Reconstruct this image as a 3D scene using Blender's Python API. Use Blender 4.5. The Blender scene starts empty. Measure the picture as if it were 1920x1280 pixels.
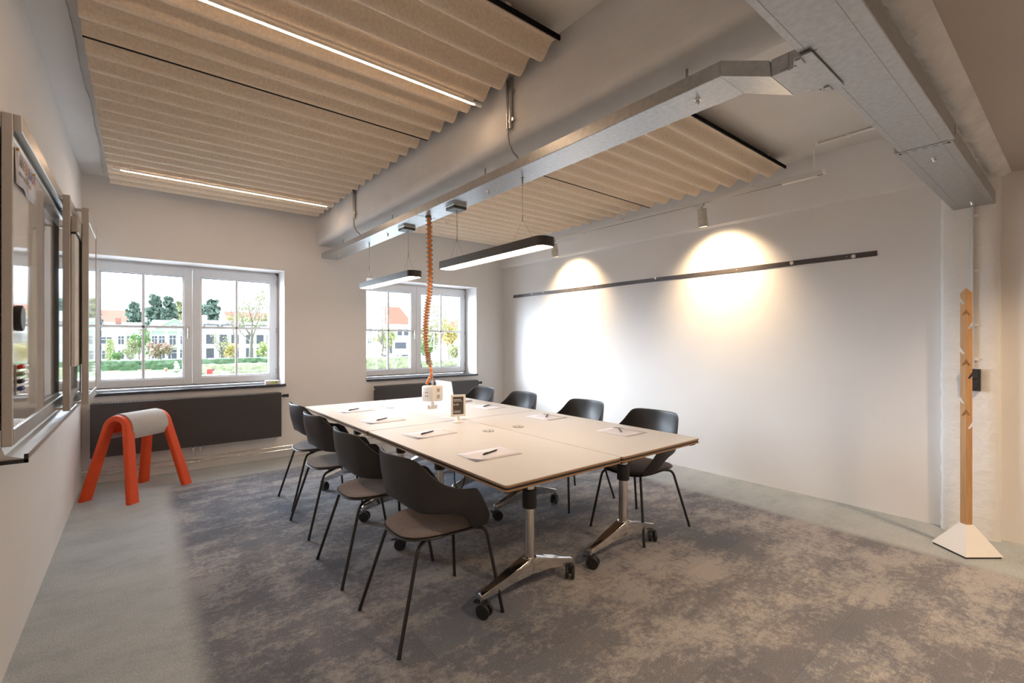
import bpy, bmesh, math, random
from mathutils import Vector, Matrix, Euler
PI = math.pi
R = math.radians
S = bpy.context.scene
COL = S.collection
random.seed(7)

# ------------------------------------------------------------------ camera
EYE = 1.365
FPX = 870.2
YAW = math.atan(698.0 / FPX)
cam_d = bpy.data.cameras.new('camera')
cam_d.sensor_width = 36.0
cam_d.lens = FPX / 1920.0 * 36.0
cam_d.clip_end = 1000
cam_d.clip_start = 0.02
cam = bpy.data.objects.new('camera', cam_d)
cam.location = (0, 0, EYE)
cam.rotation_euler = (R(90), 0, -YAW)
COL.objects.link(cam)
S.camera = cam

# ------------------------------------------------------------------ exposure
S.view_settings.view_transform = 'Standard'
S.view_settings.look = 'None'
S.view_settings.exposure = 0.33
S.view_settings.gamma = 1.0
S.view_settings.use_curve_mapping = False
S.cycles.use_denoising = True
S.cycles.max_bounces = 12
S.cycles.diffuse_bounces = 8
S.cycles.glossy_bounces = 5
S.cycles.transparent_max_bounces = 24
S.cycles.sample_clamp_indirect = 6.0

# ------------------------------------------------------------------ sky
W = bpy.data.worlds.new('sky')
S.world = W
W.use_nodes = True
wt = W.node_tree
wt.nodes.clear()
w_out = wt.nodes.new('ShaderNodeOutputWorld')
w_bg = wt.nodes.new('ShaderNodeBackground')
w_tc = wt.nodes.new('ShaderNodeTexCoord')
w_sep = wt.nodes.new('ShaderNodeSeparateXYZ')
w_ramp = wt.nodes.new('ShaderNodeValToRGB')
w_no = wt.nodes.new('ShaderNodeTexNoise')
w_map = wt.nodes.new('ShaderNodeMapping')
w_cr = wt.nodes.new('ShaderNodeValToRGB')
w_mul = wt.nodes.new('ShaderNodeMix')
w_mul.data_type = 'RGBA'
w_mul.blend_type = 'MULTIPLY'
w_mul.inputs[0].default_value = 1.0
w_map.inputs['Scale'].default_value = (1.6, 1.6, 9.0)
w_no.inputs['Scale'].default_value = 2.2
w_no.inputs['Detail'].default_value = 6
el = w_ramp.color_ramp.elements
el[0].position = 0.0
el[0].color = (0.205, 0.212, 0.222, 1)
el[1].position = 1.0
el[1].color = (0.86, 0.92, 1.0, 1)
e = w_ramp.color_ramp.elements.new(0.15)
e.color = (0.245, 0.255, 0.27, 1)
e = w_ramp.color_ramp.elements.new(0.5)
e.color = (0.55, 0.60, 0.68, 1)
ce = w_cr.color_ramp.elements
ce[0].position = 0.38
ce[0].color = (0.86, 0.93, 1.0, 1)
ce[1].position = 0.58
ce[1].color = (1, 1, 1, 1)
SKY_STRENGTH = 4.5
SKY_GLOW = 30.0      # sky lobes added out of view, brighten the right wall through the windows
# broad added lobe: brighter towards one direction, fading out towards the horizon
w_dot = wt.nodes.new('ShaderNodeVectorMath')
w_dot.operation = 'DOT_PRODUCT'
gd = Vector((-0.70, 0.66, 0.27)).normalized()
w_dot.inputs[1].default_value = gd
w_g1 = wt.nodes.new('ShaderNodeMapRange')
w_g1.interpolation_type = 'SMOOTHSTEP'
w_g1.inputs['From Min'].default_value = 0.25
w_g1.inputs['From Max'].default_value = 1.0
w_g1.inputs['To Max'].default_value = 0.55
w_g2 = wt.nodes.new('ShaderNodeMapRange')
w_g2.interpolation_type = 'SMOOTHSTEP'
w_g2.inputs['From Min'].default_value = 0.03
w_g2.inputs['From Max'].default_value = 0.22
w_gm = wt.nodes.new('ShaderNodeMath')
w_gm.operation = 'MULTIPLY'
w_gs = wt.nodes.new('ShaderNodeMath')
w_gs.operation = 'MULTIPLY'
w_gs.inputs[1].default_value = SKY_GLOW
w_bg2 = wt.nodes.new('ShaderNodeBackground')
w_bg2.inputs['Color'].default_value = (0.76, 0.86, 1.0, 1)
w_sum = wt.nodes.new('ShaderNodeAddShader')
w_bg.inputs['Strength'].default_value = SKY_STRENGTH
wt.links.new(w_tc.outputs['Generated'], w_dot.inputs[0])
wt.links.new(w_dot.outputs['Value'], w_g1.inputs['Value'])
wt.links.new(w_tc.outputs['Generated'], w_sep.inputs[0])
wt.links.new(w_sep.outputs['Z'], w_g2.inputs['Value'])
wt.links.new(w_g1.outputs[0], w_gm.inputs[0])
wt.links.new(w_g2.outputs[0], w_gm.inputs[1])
# narrow low lobe, added to reach the near part of the right wall
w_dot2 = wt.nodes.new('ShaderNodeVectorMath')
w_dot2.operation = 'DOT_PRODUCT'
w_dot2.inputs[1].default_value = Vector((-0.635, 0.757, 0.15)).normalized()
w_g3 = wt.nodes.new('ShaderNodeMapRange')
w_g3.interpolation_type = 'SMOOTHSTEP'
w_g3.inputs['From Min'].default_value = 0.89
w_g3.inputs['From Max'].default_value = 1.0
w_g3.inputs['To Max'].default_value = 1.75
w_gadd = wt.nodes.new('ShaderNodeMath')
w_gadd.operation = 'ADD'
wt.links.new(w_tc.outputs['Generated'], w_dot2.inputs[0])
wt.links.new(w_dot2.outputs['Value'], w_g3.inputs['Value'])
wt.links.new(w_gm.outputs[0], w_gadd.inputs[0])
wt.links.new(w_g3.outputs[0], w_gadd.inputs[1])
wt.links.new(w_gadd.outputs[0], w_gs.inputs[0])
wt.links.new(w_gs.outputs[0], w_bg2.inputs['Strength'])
wt.links.new(w_sep.outputs['Z'], w_ramp.inputs[0])
wt.links.new(w_tc.outputs['Generated'], w_map.inputs['Vector'])
wt.links.new(w_map.outputs['Vector'], w_no.inputs['Vector'])
wt.links.new(w_no.outputs['Fac'], w_cr.inputs[0])
wt.links.new(w_ramp.outputs[0], w_mul.inputs[6])
wt.links.new(w_cr.outputs[0], w_mul.inputs[7])
wt.links.new(w_mul.outputs[2], w_bg.inputs['Color'])
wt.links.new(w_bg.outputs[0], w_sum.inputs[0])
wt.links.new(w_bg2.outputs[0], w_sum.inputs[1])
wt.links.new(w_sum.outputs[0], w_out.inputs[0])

# portals in the two window openings (they only guide the sampling of the sky)
for k, px in enumerate((0.46, 3.215)):
    pd = bpy.data.lights.new('window_portal', 'AREA')
    pd.shape = 'RECTANGLE'
    pd.size = 1.76
    pd.size_y = 1.36
    pd.cycles.is_portal = True
    po = bpy.data.objects.new('window_portal', pd)
    po.location = (px, 6.44, 1.525)
    po.rotation_euler = (R(-90), 0, 0)
    COL.objects.link(po)

WARM = (1.0, 0.72, 0.42)


# ------------------------------------------------------------------ materials
def nmat(name):
    m = bpy.data.materials.new(name)
    m.use_nodes = True
    nt = m.node_tree
    b = nt.nodes['Principled BSDF']
    return m, nt, b


def mat(name, col, rough=0.5, metal=0.0, var=0.06, scale=18.0, bump=0.0, bscale=60.0, coat=0.0, spec=0.5,
        stretch=None, detail=4.0, sheen=0.0):
    m, nt, b = nmat(name)
    b.inputs['Roughness'].default_value = rough
    b.inputs['Metallic'].default_value = metal
    b.inputs['Coat Weight'].default_value = coat
    b.inputs['Coat Roughness'].default_value = 0.03
    b.inputs['Specular IOR Level'].default_value = spec
    b.inputs['Sheen Weight'].default_value = sheen
    tc = nt.nodes.new('ShaderNodeTexCoord')
    mp = nt.nodes.new('ShaderNodeMapping')
    if stretch:
        mp.inputs['Scale'].default_value = stretch
    nt.links.new(tc.outputs['Object'], mp.inputs['Vector'])
    no = nt.nodes.new('ShaderNodeTexNoise')
    no.inputs['Scale'].default_value = scale
    no.inputs['Detail'].default_value = detail
    nt.links.new(mp.outputs['Vector'], no.inputs['Vector'])
    cr = nt.nodes.new('ShaderNodeValToRGB')
    lo = [max(0, c * (1 - var)) for c in col]
    hi = [min(1, c * (1 + var)) for c in col]
    cr.color_ramp.elements[0].position = 0.3
    cr.color_ramp.elements[1].position = 0.7
    cr.color_ramp.elements[0].color = (*lo, 1)
    cr.color_ramp.elements[1].color = (*hi, 1)
    nt.links.new(no.outputs['Fac'], cr.inputs[0])
    nt.links.new(cr.outputs[0], b.inputs['Base Color'])
    if bump > 0:
        n2 = nt.nodes.new('ShaderNodeTexNoise')
        n2.inputs['Scale'].default_value = bscale
        n2.inputs['Detail'].default_value = 5
        nt.links.new(mp.outputs['Vector'], n2.inputs['Vector'])
        bu = nt.nodes.new('ShaderNodeBump')
        bu.inputs['Strength'].default_value = bump
        bu.inputs['Distance'].default_value = 0.01
        nt.links.new(n2.outputs['Fac'], bu.inputs['Height'])
        nt.links.new(bu.outputs[0], b.inputs['Normal'])
    return m


def emat(name, col, strength):
    m, nt, b = nmat(name)
    b.inputs['Base Color'].default_value = (0.9, 0.88, 0.82, 1)
    b.inputs['Emission Color'].default_value = (*col, 1)
    b.inputs['Emission Strength'].default_value = strength
    return m


def glass_mat(name, tint=(0.97, 0.985, 0.98), refl=0.06):
    m = bpy.data.materials.new(name)
    m.use_nodes = True
    nt = m.node_tree
    nt.nodes.clear()
    o = nt.nodes.new('ShaderNodeOutputMaterial')
    t = nt.nodes.new('ShaderNodeBsdfTransparent')
    g = nt.nodes.new('ShaderNodeBsdfGlossy')
    g.inputs['Roughness'].default_value = 0.01
    t.inputs['Color'].default_value = (*tint, 1)
    lw = nt.nodes.new('ShaderNodeLayerWeight')
    lw.inputs['Blend'].default_value = refl
    mx = nt.nodes.new('ShaderNodeMixShader')
    nt.links.new(lw.outputs['Fresnel'], mx.inputs[0])
    nt.links.new(t.outputs[0], mx.inputs[1])
    nt.links.new(g.outputs[0], mx.inputs[2])
    nt.links.new(mx.outputs[0], o.inputs[0])
    return m


def carpet_mat():
    m, nt, b = nmat('carpet')
    N = nt.nodes
    L = nt.links
    b.inputs['Roughness'].default_value = 0.95
    b.inputs['Specular IOR Level'].default_value = 0.15
    tc = N.new('ShaderNodeTexCoord')
    sep = N.new('ShaderNodeSeparateXYZ')
    L.new(tc.outputs['Object'], sep.inputs[0])

    def noise(sc, det=5, rough=0.6, stretch=None, dist=0.0):
        n = N.new('ShaderNodeTexNoise')
        n.inputs['Scale'].default_value = sc
        n.inputs['Detail'].default_value = det
        n.inputs['Roughness'].default_value = rough
        n.inputs['Distortion'].default_value = dist
        if stretch:
            mp = N.new('ShaderNodeMapping')
            mp.inputs['Scale'].default_value = stretch
            L.new(tc.outputs['Object'], mp.inputs['Vector'])
            L.new(mp.outputs[0], n.inputs['Vector'])
        else:
            L.new(tc.outputs['Object'], n.inputs['Vector'])
        return n.outputs['Fac']

    def math_(op, a, bb=None, clamp=False):
        n = N.new('ShaderNodeMath')
        n.operation = op
        n.use_clamp = clamp
        for i, v in enumerate((a, bb)):
            if v is None:
                continue
            if isinstance(v, (int, float)):
                n.inputs[i].default_value = v
            else:
                L.new(v, n.inputs[i])
        return n.outputs[0]

    def ramp(f, stops):
        r = N.new('ShaderNodeValToRGB')
        els = r.color_ramp.elements
        while len(els) < len(stops):
            els.new(0.5)
        for e_, (p, c) in zip(els, stops):
            e_.position = p
            e_.color = (*c, 1)
        L.new(f, r.inputs[0])
        return r.outputs[0]

    def mix(f, a, bb, mode='MIX'):
        n = N.new('ShaderNodeMix')
        n.data_type = 'RGBA'
        n.blend_type = mode
        if isinstance(f, (int, float)):
            n.inputs[0].default_value = f
        else:
            L.new(f, n.inputs[0])
        for i, v in ((6, a), (7, bb)):
            if isinstance(v, tuple):
                n.inputs[i].default_value = (*v, 1)
            else:
                L.new(v, n.inputs[i])
        return n.outputs[2]

    big = noise(0.9, 5, 0.6)
    mid = noise(3.6, 9, 0.74, (0.75, 1.25, 1))
    fine = noise(30, 8, 0.8)
    pile = noise(150, 5, 0.85)
    # woven border along the three walls
    dl = math_('SUBTRACT', sep.outputs['X'], 0.20)
    dr = math_('SUBTRACT', 3.96, sep.outputs['X'])
    db = math_('SUBTRACT', 5.42, sep.outputs['Y'])
    d = math_('MINIMUM', math_('MINIMUM', dl, dr), db)
    jit = math_('MULTIPLY', math_('SUBTRACT', mid, 0.5), 0.16)
    jit2 = math_('MULTIPLY', math_('SUBTRACT', fine, 0.5), 0.22)
    d2 = math_('ADD', math_('ADD', d, jit), jit2)
    mr = N.new('ShaderNodeMapRange')
    mr.inputs['From Min'].default_value = -0.035
    mr.inputs['From Max'].default_value = 0.045
    L.new(d2, mr.inputs['Value'])
    inner = mr.outputs[0]
    border = ramp(mid, [(0.3, (0.39, 0.425, 0.435)), (0.5, (0.48, 0.51, 0.515)), (0.7, (0.54, 0.565, 0.565))])
    dark = ramp(big, [(0.30, (0.165, 0.185, 0.225)), (0.5, (0.225, 0.226, 0.250)), (0.7, (0.285, 0.262, 0.272))])
    light = ramp(big, [(0.30, (0.33, 0.34, 0.36)), (0.7, (0.50, 0.47, 0.45))])
    # worn lighter flecks
    fl = math_('ADD', math_('MULTIPLY', mid, 0.58), math_('MULTIPLY', fine, 0.44))
    fl = math_('ADD', fl, math_('MULTIPLY', math_('SUBTRACT', big, 0.5), 0.35))
    # narrow step between the dark pile and the flecks
    mr2 = N.new('ShaderNodeMapRange')
    mr2.inputs['From Min'].default_value = 0.475
    mr2.inputs['From Max'].default_value = 0.565
    L.new(fl, mr2.inputs['Value'])
    body = mix(mr2.outputs[0], dark, light)
    # every tile has a slightly different tone
    br = N.new('ShaderNodeTexBrick')
    br.inputs['Scale'].default_value = 1.0
    br.inputs['Brick Width'].default_value = 1.0
    br.inputs['Row Height'].default_value = 0.25
    br.inputs['Mortar Size'].default_value = 0.0015
    br.inputs['Color1'].default_value = (0.84, 0.84, 0.86, 1)
    br.inputs['Color2'].default_value = (1.12, 1.10, 1.08, 1)
    br.inputs['Mortar'].default_value = (0.8, 0.8, 0.8, 1)
    L.new(tc.outputs['Object'], br.inputs['Vector'])
    body = mix(1.0, body, br.outputs['Color'], 'MULTIPLY')
    colr = mix(inner, border, body)
    pr = ramp(pile, [(0.34, (0.62, 0.62, 0.63)), (0.66, (1.32, 1.32, 1.32))])
    colr = mix(1.0, colr, pr, 'MULTIPLY')
    L.new(colr, b.inputs['Base Color'])
    bu = N.new('ShaderNodeBump')
    bu.inputs['Strength'].default_value = 0.55
    bu.inputs['Distance'].default_value = 0.012
    hh = math_('ADD', pile, math_('MULTIPLY', fine, 1.2))
    L.new(hh, bu.inputs['Height'])
    L.new(bu.outputs[0], b.inputs['Normal'])
    return m


M = {}
M['wall'] = mat('white_wall_paint', (0.77, 0.75, 0.735), 0.75, var=0.012, scale=3, bump=0.07, bscale=90, spec=0.25)
M['rough_wall'] = mat('rough_painted_masonry', (0.80, 0.785, 0.765), 0.75, var=0.02, scale=6, bump=0.9, bscale=16, spec=0.25)
M['ceiling'] = mat('ceiling_paint', (0.66, 0.645, 0.63), 0.8, var=0.02, scale=4, bump=0.12, bscale=30, spec=0.2)
M['ceiling_low'] = mat('dimmed_ceiling_paint', (0.50, 0.455, 0.41), 0.8, var=0.02, scale=4, bump=0.08, bscale=30, spec=0.2)  # dimmer light over this bay put into a darker ceiling colour
M['concrete'] = mat('painted_concrete', (0.66, 0.64, 0.625), 0.7, var=0.04, scale=5, bump=0.35, bscale=22, spec=0.25)
M['raw_concrete'] = mat('raw_painted_concrete', (0.74, 0.735, 0.73), 0.75, var=0.10, scale=7, bump=0.6, bscale=12, spec=0.25)
M['carpet'] = carpet_mat()
M['upvc'] = mat('white_window_plastic', (0.82, 0.83, 0.85), 0.3, var=0.01, spec=0.5)
M['gasket'] = mat('dark_gasket', (0.03, 0.03, 0.032), 0.6)
M['pane'] = glass_mat('window_glass')
M['sill'] = mat('dark_stone_sill', (0.045, 0.043, 0.05), 0.25, var=0.3, scale=40)
M['radiator'] = mat('anthracite_enamel', (0.050, 0.046, 0.046), 0.42, var=0.04)
M['black'] = mat('matte_black_plastic', (0.016, 0.016, 0.017), 0.45, var=0.15)
M['dull_black'] = mat('dull_black_profile', (0.008, 0.008, 0.008), 0.9, var=0.1, spec=0.1)
M['shell'] = mat('charcoal_chair_shell', (0.021, 0.020, 0.022), 0.42, var=0.08, bump=0.04, bscale=500)
M['leg'] = mat('black_powder_coat', (0.014, 0.013, 0.013), 0.35, var=0.1)
M['felt'] = mat('brown_grey_felt', (0.125, 0.100, 0.092), 0.95, var=0.35, scale=160, bump=0.25, bscale=300, sheen=0.15, spec=0.2)
M['dark_felt'] = mat('felt_edge', (0.018, 0.017, 0.018), 0.8)
M['chrome'] = mat('polished_aluminium', (0.80, 0.79, 0.77), 0.13, metal=1.0, var=0.03)
M['tube'] = mat('satin_aluminium_tube', (0.72, 0.70, 0.67), 0.16, metal=1.0, var=0.04, stretch=(1, 1, 0.1), scale=60)
M['alu'] = mat('anodised_aluminium', (0.62, 0.60, 0.575), 0.36, metal=0.85, var=0.03)
M['galv'] = mat('galvanised_steel', (0.48, 0.495, 0.51), 0.36, metal=0.88, var=0.10, scale=45, stretch=(1, 1, 1))
M['galv_dark'] = mat('galvanised_shadow_gap', (0.03, 0.03, 0.03), 0.7)
M['top'] = mat('white_laminate', (0.70, 0.685, 0.67), 0.40, var=0.01, spec=0.28)
M['ply'] = mat('plywood_edge', (0.40, 0.235, 0.12), 0.5, var=0.15, scale=60, stretch=(1, 1, 8))
M['edge'] = mat('dark_edge_band', (0.030, 0.026, 0.026), 0.35)
M['panel_felt'] = mat('beige_acoustic_felt', (0.66, 0.56, 0.45), 0.95, var=0.10, scale=75, bump=0.12, bscale=160, spec=0.15)
M['whiteboard'] = mat('white_enamel_board', (0.70, 0.69, 0.68), 0.06, var=0.01, coat=0.6, spec=0.6)
M['frame_alu'] = mat('board_frame_aluminium', (0.56, 0.52, 0.48), 0.38, metal=0.7, var=0.02)
M['paper'] = mat('white_paper', (0.74, 0.73, 0.79), 0.7, var=0.01)
M['pad'] = mat('flipchart_paper', (0.80, 0.77, 0.73), 0.8, var=0.015, bump=0.08, bscale=20)
M['navy'] = mat('navy_print', (0.13, 0.14, 0.20), 0.6)
M['grey_print'] = mat('grey_print', (0.42, 0.40, 0.42), 0.7)
M['orange'] = mat('orange_plastic', (0.70, 0.068, 0.006), 0.55, var=0.04)
M['grey_felt'] = mat('grey_wool_felt', (0.50, 0.48, 0.46), 0.95, var=0.14, scale=140, bump=0.2, bscale=260, sheen=0.2, spec=0.2)
M['white_plastic'] = mat('white_plastic', (0.83, 0.80, 0.75), 0.35, var=0.01)
M['cable_orange'] = mat('orange_cable', (0.85, 0.24, 0.03), 0.45)
M['spiral'] = mat('grey_spiral_wrap', (0.40, 0.30, 0.22), 0.4, var=0.1)
M['socket_grey'] = mat('socket_recess', (0.42, 0.37, 0.31), 0.5)
M['black_card'] = mat('dark_card', (0.075, 0.060, 0.048), 0.5)
M['laptop'] = mat('silver_laptop', (0.62, 0.62, 0.63), 0.35, metal=0.5, var=0.02)
M['white_metal'] = mat('white_lacquered_metal', (0.62, 0.61, 0.59), 0.35, var=0.02)
M['spot_metal'] = mat('light_grey_lacquer', (0.50, 0.48, 0.46), 0.4, var=0.02)
M['lamp_black'] = mat('black_lamp_body', (0.040, 0.036, 0.034), 0.42, var=0.06)
M['wire'] = mat('steel_wire', (0.42, 0.38, 0.33), 0.4, metal=0.6)
M['wood'] = mat('oak_wood', (0.52, 0.29, 0.125), 0.5, var=0.14, scale=9, stretch=(9, 9, 0.7), detail=6)
M['pyramid'] = mat('white_stand_base', (0.80, 0.785, 0.77), 0.55, var=0.01)
M['anth'] = mat('anthracite_switch', (0.038, 0.038, 0.042), 0.4)
M['strip'] = mat('dark_steel_strip', (0.085, 0.075, 0.075), 0.34, metal=0.5, var=0.06)
M['magnet'] = mat('silver_magnet', (0.85, 0.78, 0.70), 0.25, metal=0.5)
M['lime'] = mat('lime_display', (0.42, 0.70, 0.05), 0.4)
M['blue_label'] = mat('blue_label', (0.05, 0.14, 0.5), 0.4)
for nm, c in dict(red=(0.62, 0.04, 0.03), green=(0.20, 0.27, 0.14), blue=(0.03, 0.05, 0.2), inkblack=(0.02, 0.02, 0.02),
                  purple=(0.16, 0.07, 0.13), teal=(0.10, 0.30, 0.30), lred=(0.60, 0.13, 0.11), lblue=(0.14, 0.20, 0.42),
                  amber=(0.62, 0.34, 0.10), slate=(0.22, 0.25, 0.36)).items():
    M[nm] = mat('ink_' + nm, c, 0.45)
M['pendant_glow'] = emat('pendant_diffuser_glow', (1.0, 0.74, 0.52), 25.0)
M['led_glow'] = emat('led_tube_glow', (1.0, 0.68, 0.43), 46.0)
M['spot_glow'] = emat('spot_lens_glow', (1.0, 0.75, 0.47), 10.0)
M['lamp_glow'] = emat('ceiling_lamp_glow', (1.0, 0.68, 0.44), 12.0)


# ------------------------------------------------------------------ mesh helper
class MB:
    def __init__(s):
        s.bm = bmesh.new()

    def _add(s, vs, fs):
        v = [s.bm.verts.new(p) for p in vs]
        out = []
        for f in fs:
            try:
                out.append(s.bm.faces.new([v[i] for i in f]))
            except ValueError:
                pass
        return v, out

    def box(s, c, d, rot=None, bev=0.0, seg=2, taper=None):
        hx, hy, hz = d[0] / 2, d[1] / 2, d[2] / 2
        tx, ty = taper if taper else (1, 1)
        P = [Vector((x * (tx if z > 0 else 1), y * (ty if z > 0 else 1), z)) for x in (-hx, hx) for y in (-hy, hy) for z in (-hz, hz)]
        mtx = rot if rot is not None else Matrix.Identity(3)
        P = [mtx @ p + Vector(c) for p in P]
        v, f = s._add(P, [(0, 1, 3, 2), (4, 6, 7, 5), (0, 4, 5, 1), (2, 3, 7, 6), (0, 2, 6, 4), (1, 5, 7, 3)])
        if bev > 0:
            es = list({e_ for ff in f for e_ in ff.edges})
            bmesh.ops.bevel(s.bm, geom=es, offset=bev, segments=seg, profile=0.5, affect='EDGES')
        return s

    def span(s, a, b, bev=0.0, seg=2):
        return s.box([(a[i] + b[i]) / 2 for i in range(3)], [abs(b[i] - a[i]) for i in range(3)], None, bev, seg)

    def prism(s, poly, z0, z1, mtx=None, bev=0.0, seg=2):
        n = len(poly)
        P = [Vector((x, y, z0)) for x, y in poly] + [Vector((x, y, z1)) for x, y in poly]
        if mtx is not None:
            P = [mtx @ p for p in P]
        v, f = s._add(P, [tuple(range(n - 1, -1, -1)), tuple(range(n, 2 * n))] + [(i, (i + 1) % n, n + (i + 1) % n, n + i) for i in range(n)])
        if bev > 0:
            es = list({e_ for ff in f for e_ in ff.edges})
            bmesh.ops.bevel(s.bm, geom=es, offset=bev, segments=seg, profile=0.5, affect='EDGES')
        return s

    def lathe(s, prof, c=(0, 0, 0), n=24, mtx=None, cap=True):
        mtx = mtx or Matrix.Identity(3)
        rings = []
        for r_, z in prof:
            rings.append([s.bm.verts.new(mtx @ Vector((r_ * math.cos(2 * PI * k / n), r_ * math.sin(2 * PI * k / n), z)) + Vector(c)) for k in range(n)])
        for a, b in zip(rings, rings[1:]):
            for k in range(n):
                s.bm.faces.new((a[k], a[(k + 1) % n], b[(k + 1) % n], b[k]))
        if cap:
            s.bm.faces.new(rings[0][::-1])
            s.bm.faces.new(rings[-1])
        return s

    def cyl(s, a, b, r, n=12, r2=None):
        a = Vector(a)
        b = Vector(b)
        d = b - a
        q = d.to_track_quat('Z', 'Y').to_matrix()
        return s.lathe([(r, 0), (r if r2 is None else r2, d.length)], a, n, q)

    def tube(s, pts, r, n=8, closed=False):
        pts = [Vector(p) for p in pts]
        m = len(pts)
        rings = []
        up = None
        for i, p in enumerate(pts):
            t = (pts[min(i + 1, m - 1)] - pts[max(i - 1, 0)]).normalized()
            if up is None:
                up = Vector((0, 0, 1)) if abs(t.z) < 0.9 else Vector((1, 0, 0))
            x = t.cross(up).normalized()
            up = x.cross(t).normalized()
            rr = r[i] if isinstance(r, (list, tuple)) else r
            rings.append([s.bm.verts.new(p + (x * math.cos(2 * PI * k / n) + up * math.sin(2 * PI * k / n)) * rr) for k in range(n)])
        for a, b in zip(rings, rings[1:]):
            for k in range(n):
                s.bm.faces.new((a[k], b[k], b[(k + 1) % n], a[(k + 1) % n]))
        s.bm.faces.new(rings[0])
        s.bm.faces.new(rings[-1][::-1])
        return s

    def grid(s, rows, thick=None):
        """rows of points -> quads; thick: give it thickness along normals (done by solidify in build)"""
        V = [[s.bm.verts.new(p) for p in r_] for r_ in rows]
        for a, b in zip(V, V[1:]):
            for k in range(len(a) - 1):
                s.bm.faces.new((a[k], a[k + 1], b[k + 1], b[k]))
        return s

    def sphere(s, c, r, sub=2, sc=(1, 1, 1), jit=0.0):
        res = bmesh.ops.create_icosphere(s.bm, subdivisions=sub, radius=1.0)
        for v in res['verts']:
            k = 1 + random.uniform(-jit, jit)
            v.co = Vector((v.co.x * r * sc[0] * k, v.co.y * r * sc[1] * k, v.co.z * r * sc[2] * k)) + Vector(c)
        return s

    def build(s, name, m, parent=None, smooth=None, loc=None, rotz=0.0, solid=0.0, sub=0, off=0.0, weighted=False):
        bm = s.bm
        bmesh.ops.recalc_face_normals(bm, faces=bm.faces)
        me = bpy.data.meshes.new(name)
        bm.to_mesh(me)
        bm.free()
        ms = m if isinstance(m, list) else [m]
        for mm in ms:
            me.materials.append(M[mm] if isinstance(mm, str) else mm)
        o = bpy.data.objects.new(name, me)
        COL.objects.link(o)
        if parent is not None:
            o.parent = parent
        if loc is not None:
            o.location = loc
        o.rotation_euler.z = rotz
        if solid:
            md = o.modifiers.new('solid', 'SOLIDIFY')
            md.thickness = solid
            md.offset = off
        if sub:
            md = o.modifiers.new('sub', 'SUBSURF')
            md.levels = sub
            md.render_levels = sub
        if smooth is not None:
            if smooth >= 180:
                for p in me.polygons:
                    p.use_smooth = True
            else:
                for p in me.polygons:
                    p.use_smooth = True
                me.set_sharp_from_angle(angle=R(smooth))
        return o


def tag(o, label=None, cat=None, group=None, kind=None):
    if label:
        o['label'] = label
    if cat:
        o['category'] = cat
    if group:
        o['group'] = group
    if kind:
        o['kind'] = kind
    return o


def empty(name, loc=(0, 0, 0), rotz=0.0, label=None, cat=None, group=None, kind=None):
    o = bpy.data.objects.new(name, None)
    o.empty_display_size = 0.1
    COL.objects.link(o)
    o.location = loc
    o.rotation_euler = (0, 0, rotz)
    return tag(o, label, cat, group, kind)


def copy_tree(o, parent=None):
    c = o.copy()
    COL.objects.link(c)
    if parent is not None:
        c.parent = parent
    for ch in [x for x in bpy.data.objects if x.parent == o]:
        copy_tree(ch, c)
    return c


def struct(o, label=None):
    o['kind'] = 'structure'
    if label:
        o['label'] = label
    return o


def text_mesh(name, body, size, m, parent, loc, rot, extrude=0.0004, align='LEFT', xscale=1.0):
    cu = bpy.data.curves.new('txt', 'FONT')
    cu.body = body
    cu.size = size
    cu.extrude = extrude
    cu.align_x = align
    t = bpy.data.objects.new('txt', cu)
    COL.objects.link(t)
    dg = bpy.context.evaluated_depsgraph_get()
    me = bpy.data.meshes.new_from_object(t.evaluated_get(dg))
    bpy.data.objects.remove(t)
    bpy.data.curves.remove(cu)
    me.materials.clear()
    me.materials.append(M[m])
    o = bpy.data.objects.new(name, me)
    COL.objects.link(o)
    o.parent = parent
    o.location = loc
    o.rotation_euler = rot
    o.scale = (xscale, 1, 1)
    return o


def rrect(w, h, r, n=5):
    pts = []
    for cx, cy, a0 in ((w / 2 - r, h / 2 - r, 0), (-w / 2 + r, h / 2 - r, 90), (-w / 2 + r, -h / 2 + r, 180), (w / 2 - r, -h / 2 + r, 270)):
        for k in range(n + 1):
            a = R(a0 + 90 * k / n)
            pts.append((cx + r * math.cos(a), cy + r * math.sin(a)))
    return pts


# ------------------------------------------------------------------ room shell
XL, XR, YB, ZC = -0.432, 4.63, 5.99, 2.965
YN = -2.9           # wall behind the camera
ZN = 2.52           # lowered ceiling of the bay the camera stands in
WY = 6.46           # outer face of the window wall
W1 = (-0.42, 1.341)
W2 = (2.335, 4.095)
WZ = (0.848, 2.205)
struct(MB().span((XL - 0.3, YN - 0.3, -0.2), (XR + 0.3, WY, 0.0)).build('floor', 'carpet'))
struct(MB().span((XL - 0.3, YN - 0.3, -0.2), (XL, WY, 3.2)).build('wall_left', 'wall'))
struct(MB().span((XR, YN - 0.3, -0.2), (XR + 0.3, WY, 3.2)).build('wall_right', 'wall'))
struct(MB().span((XL, YN - 0.3, 0), (XR, YN, 3.2)).build('wall_near', 'wall'))
wb = MB()
wb.span((XL, YB, 0), (XR, WY, WZ[0]))
wb.span((XL, YB, WZ[1]), (XR, WY, 3.2))
wb.span((XL, YB, WZ[0]), (W1[0], WY, WZ[1]))
wb.span((W1[1], YB, WZ[0]), (W2[0], WY, WZ[1]))
wb.span((W2[1], YB, WZ[0]), (XR, WY, WZ[1]))
struct(wb.build('wall_back', 'wall'))
struct(MB().span((XL, 0.66, ZC), (XR, WY, 3.2)).build('ceiling', 'ceiling'))
struct(MB().span((XL, YN, ZN), (XR, 0.335, 3.2)).build('ceiling_near', 'ceiling_low'))

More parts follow.
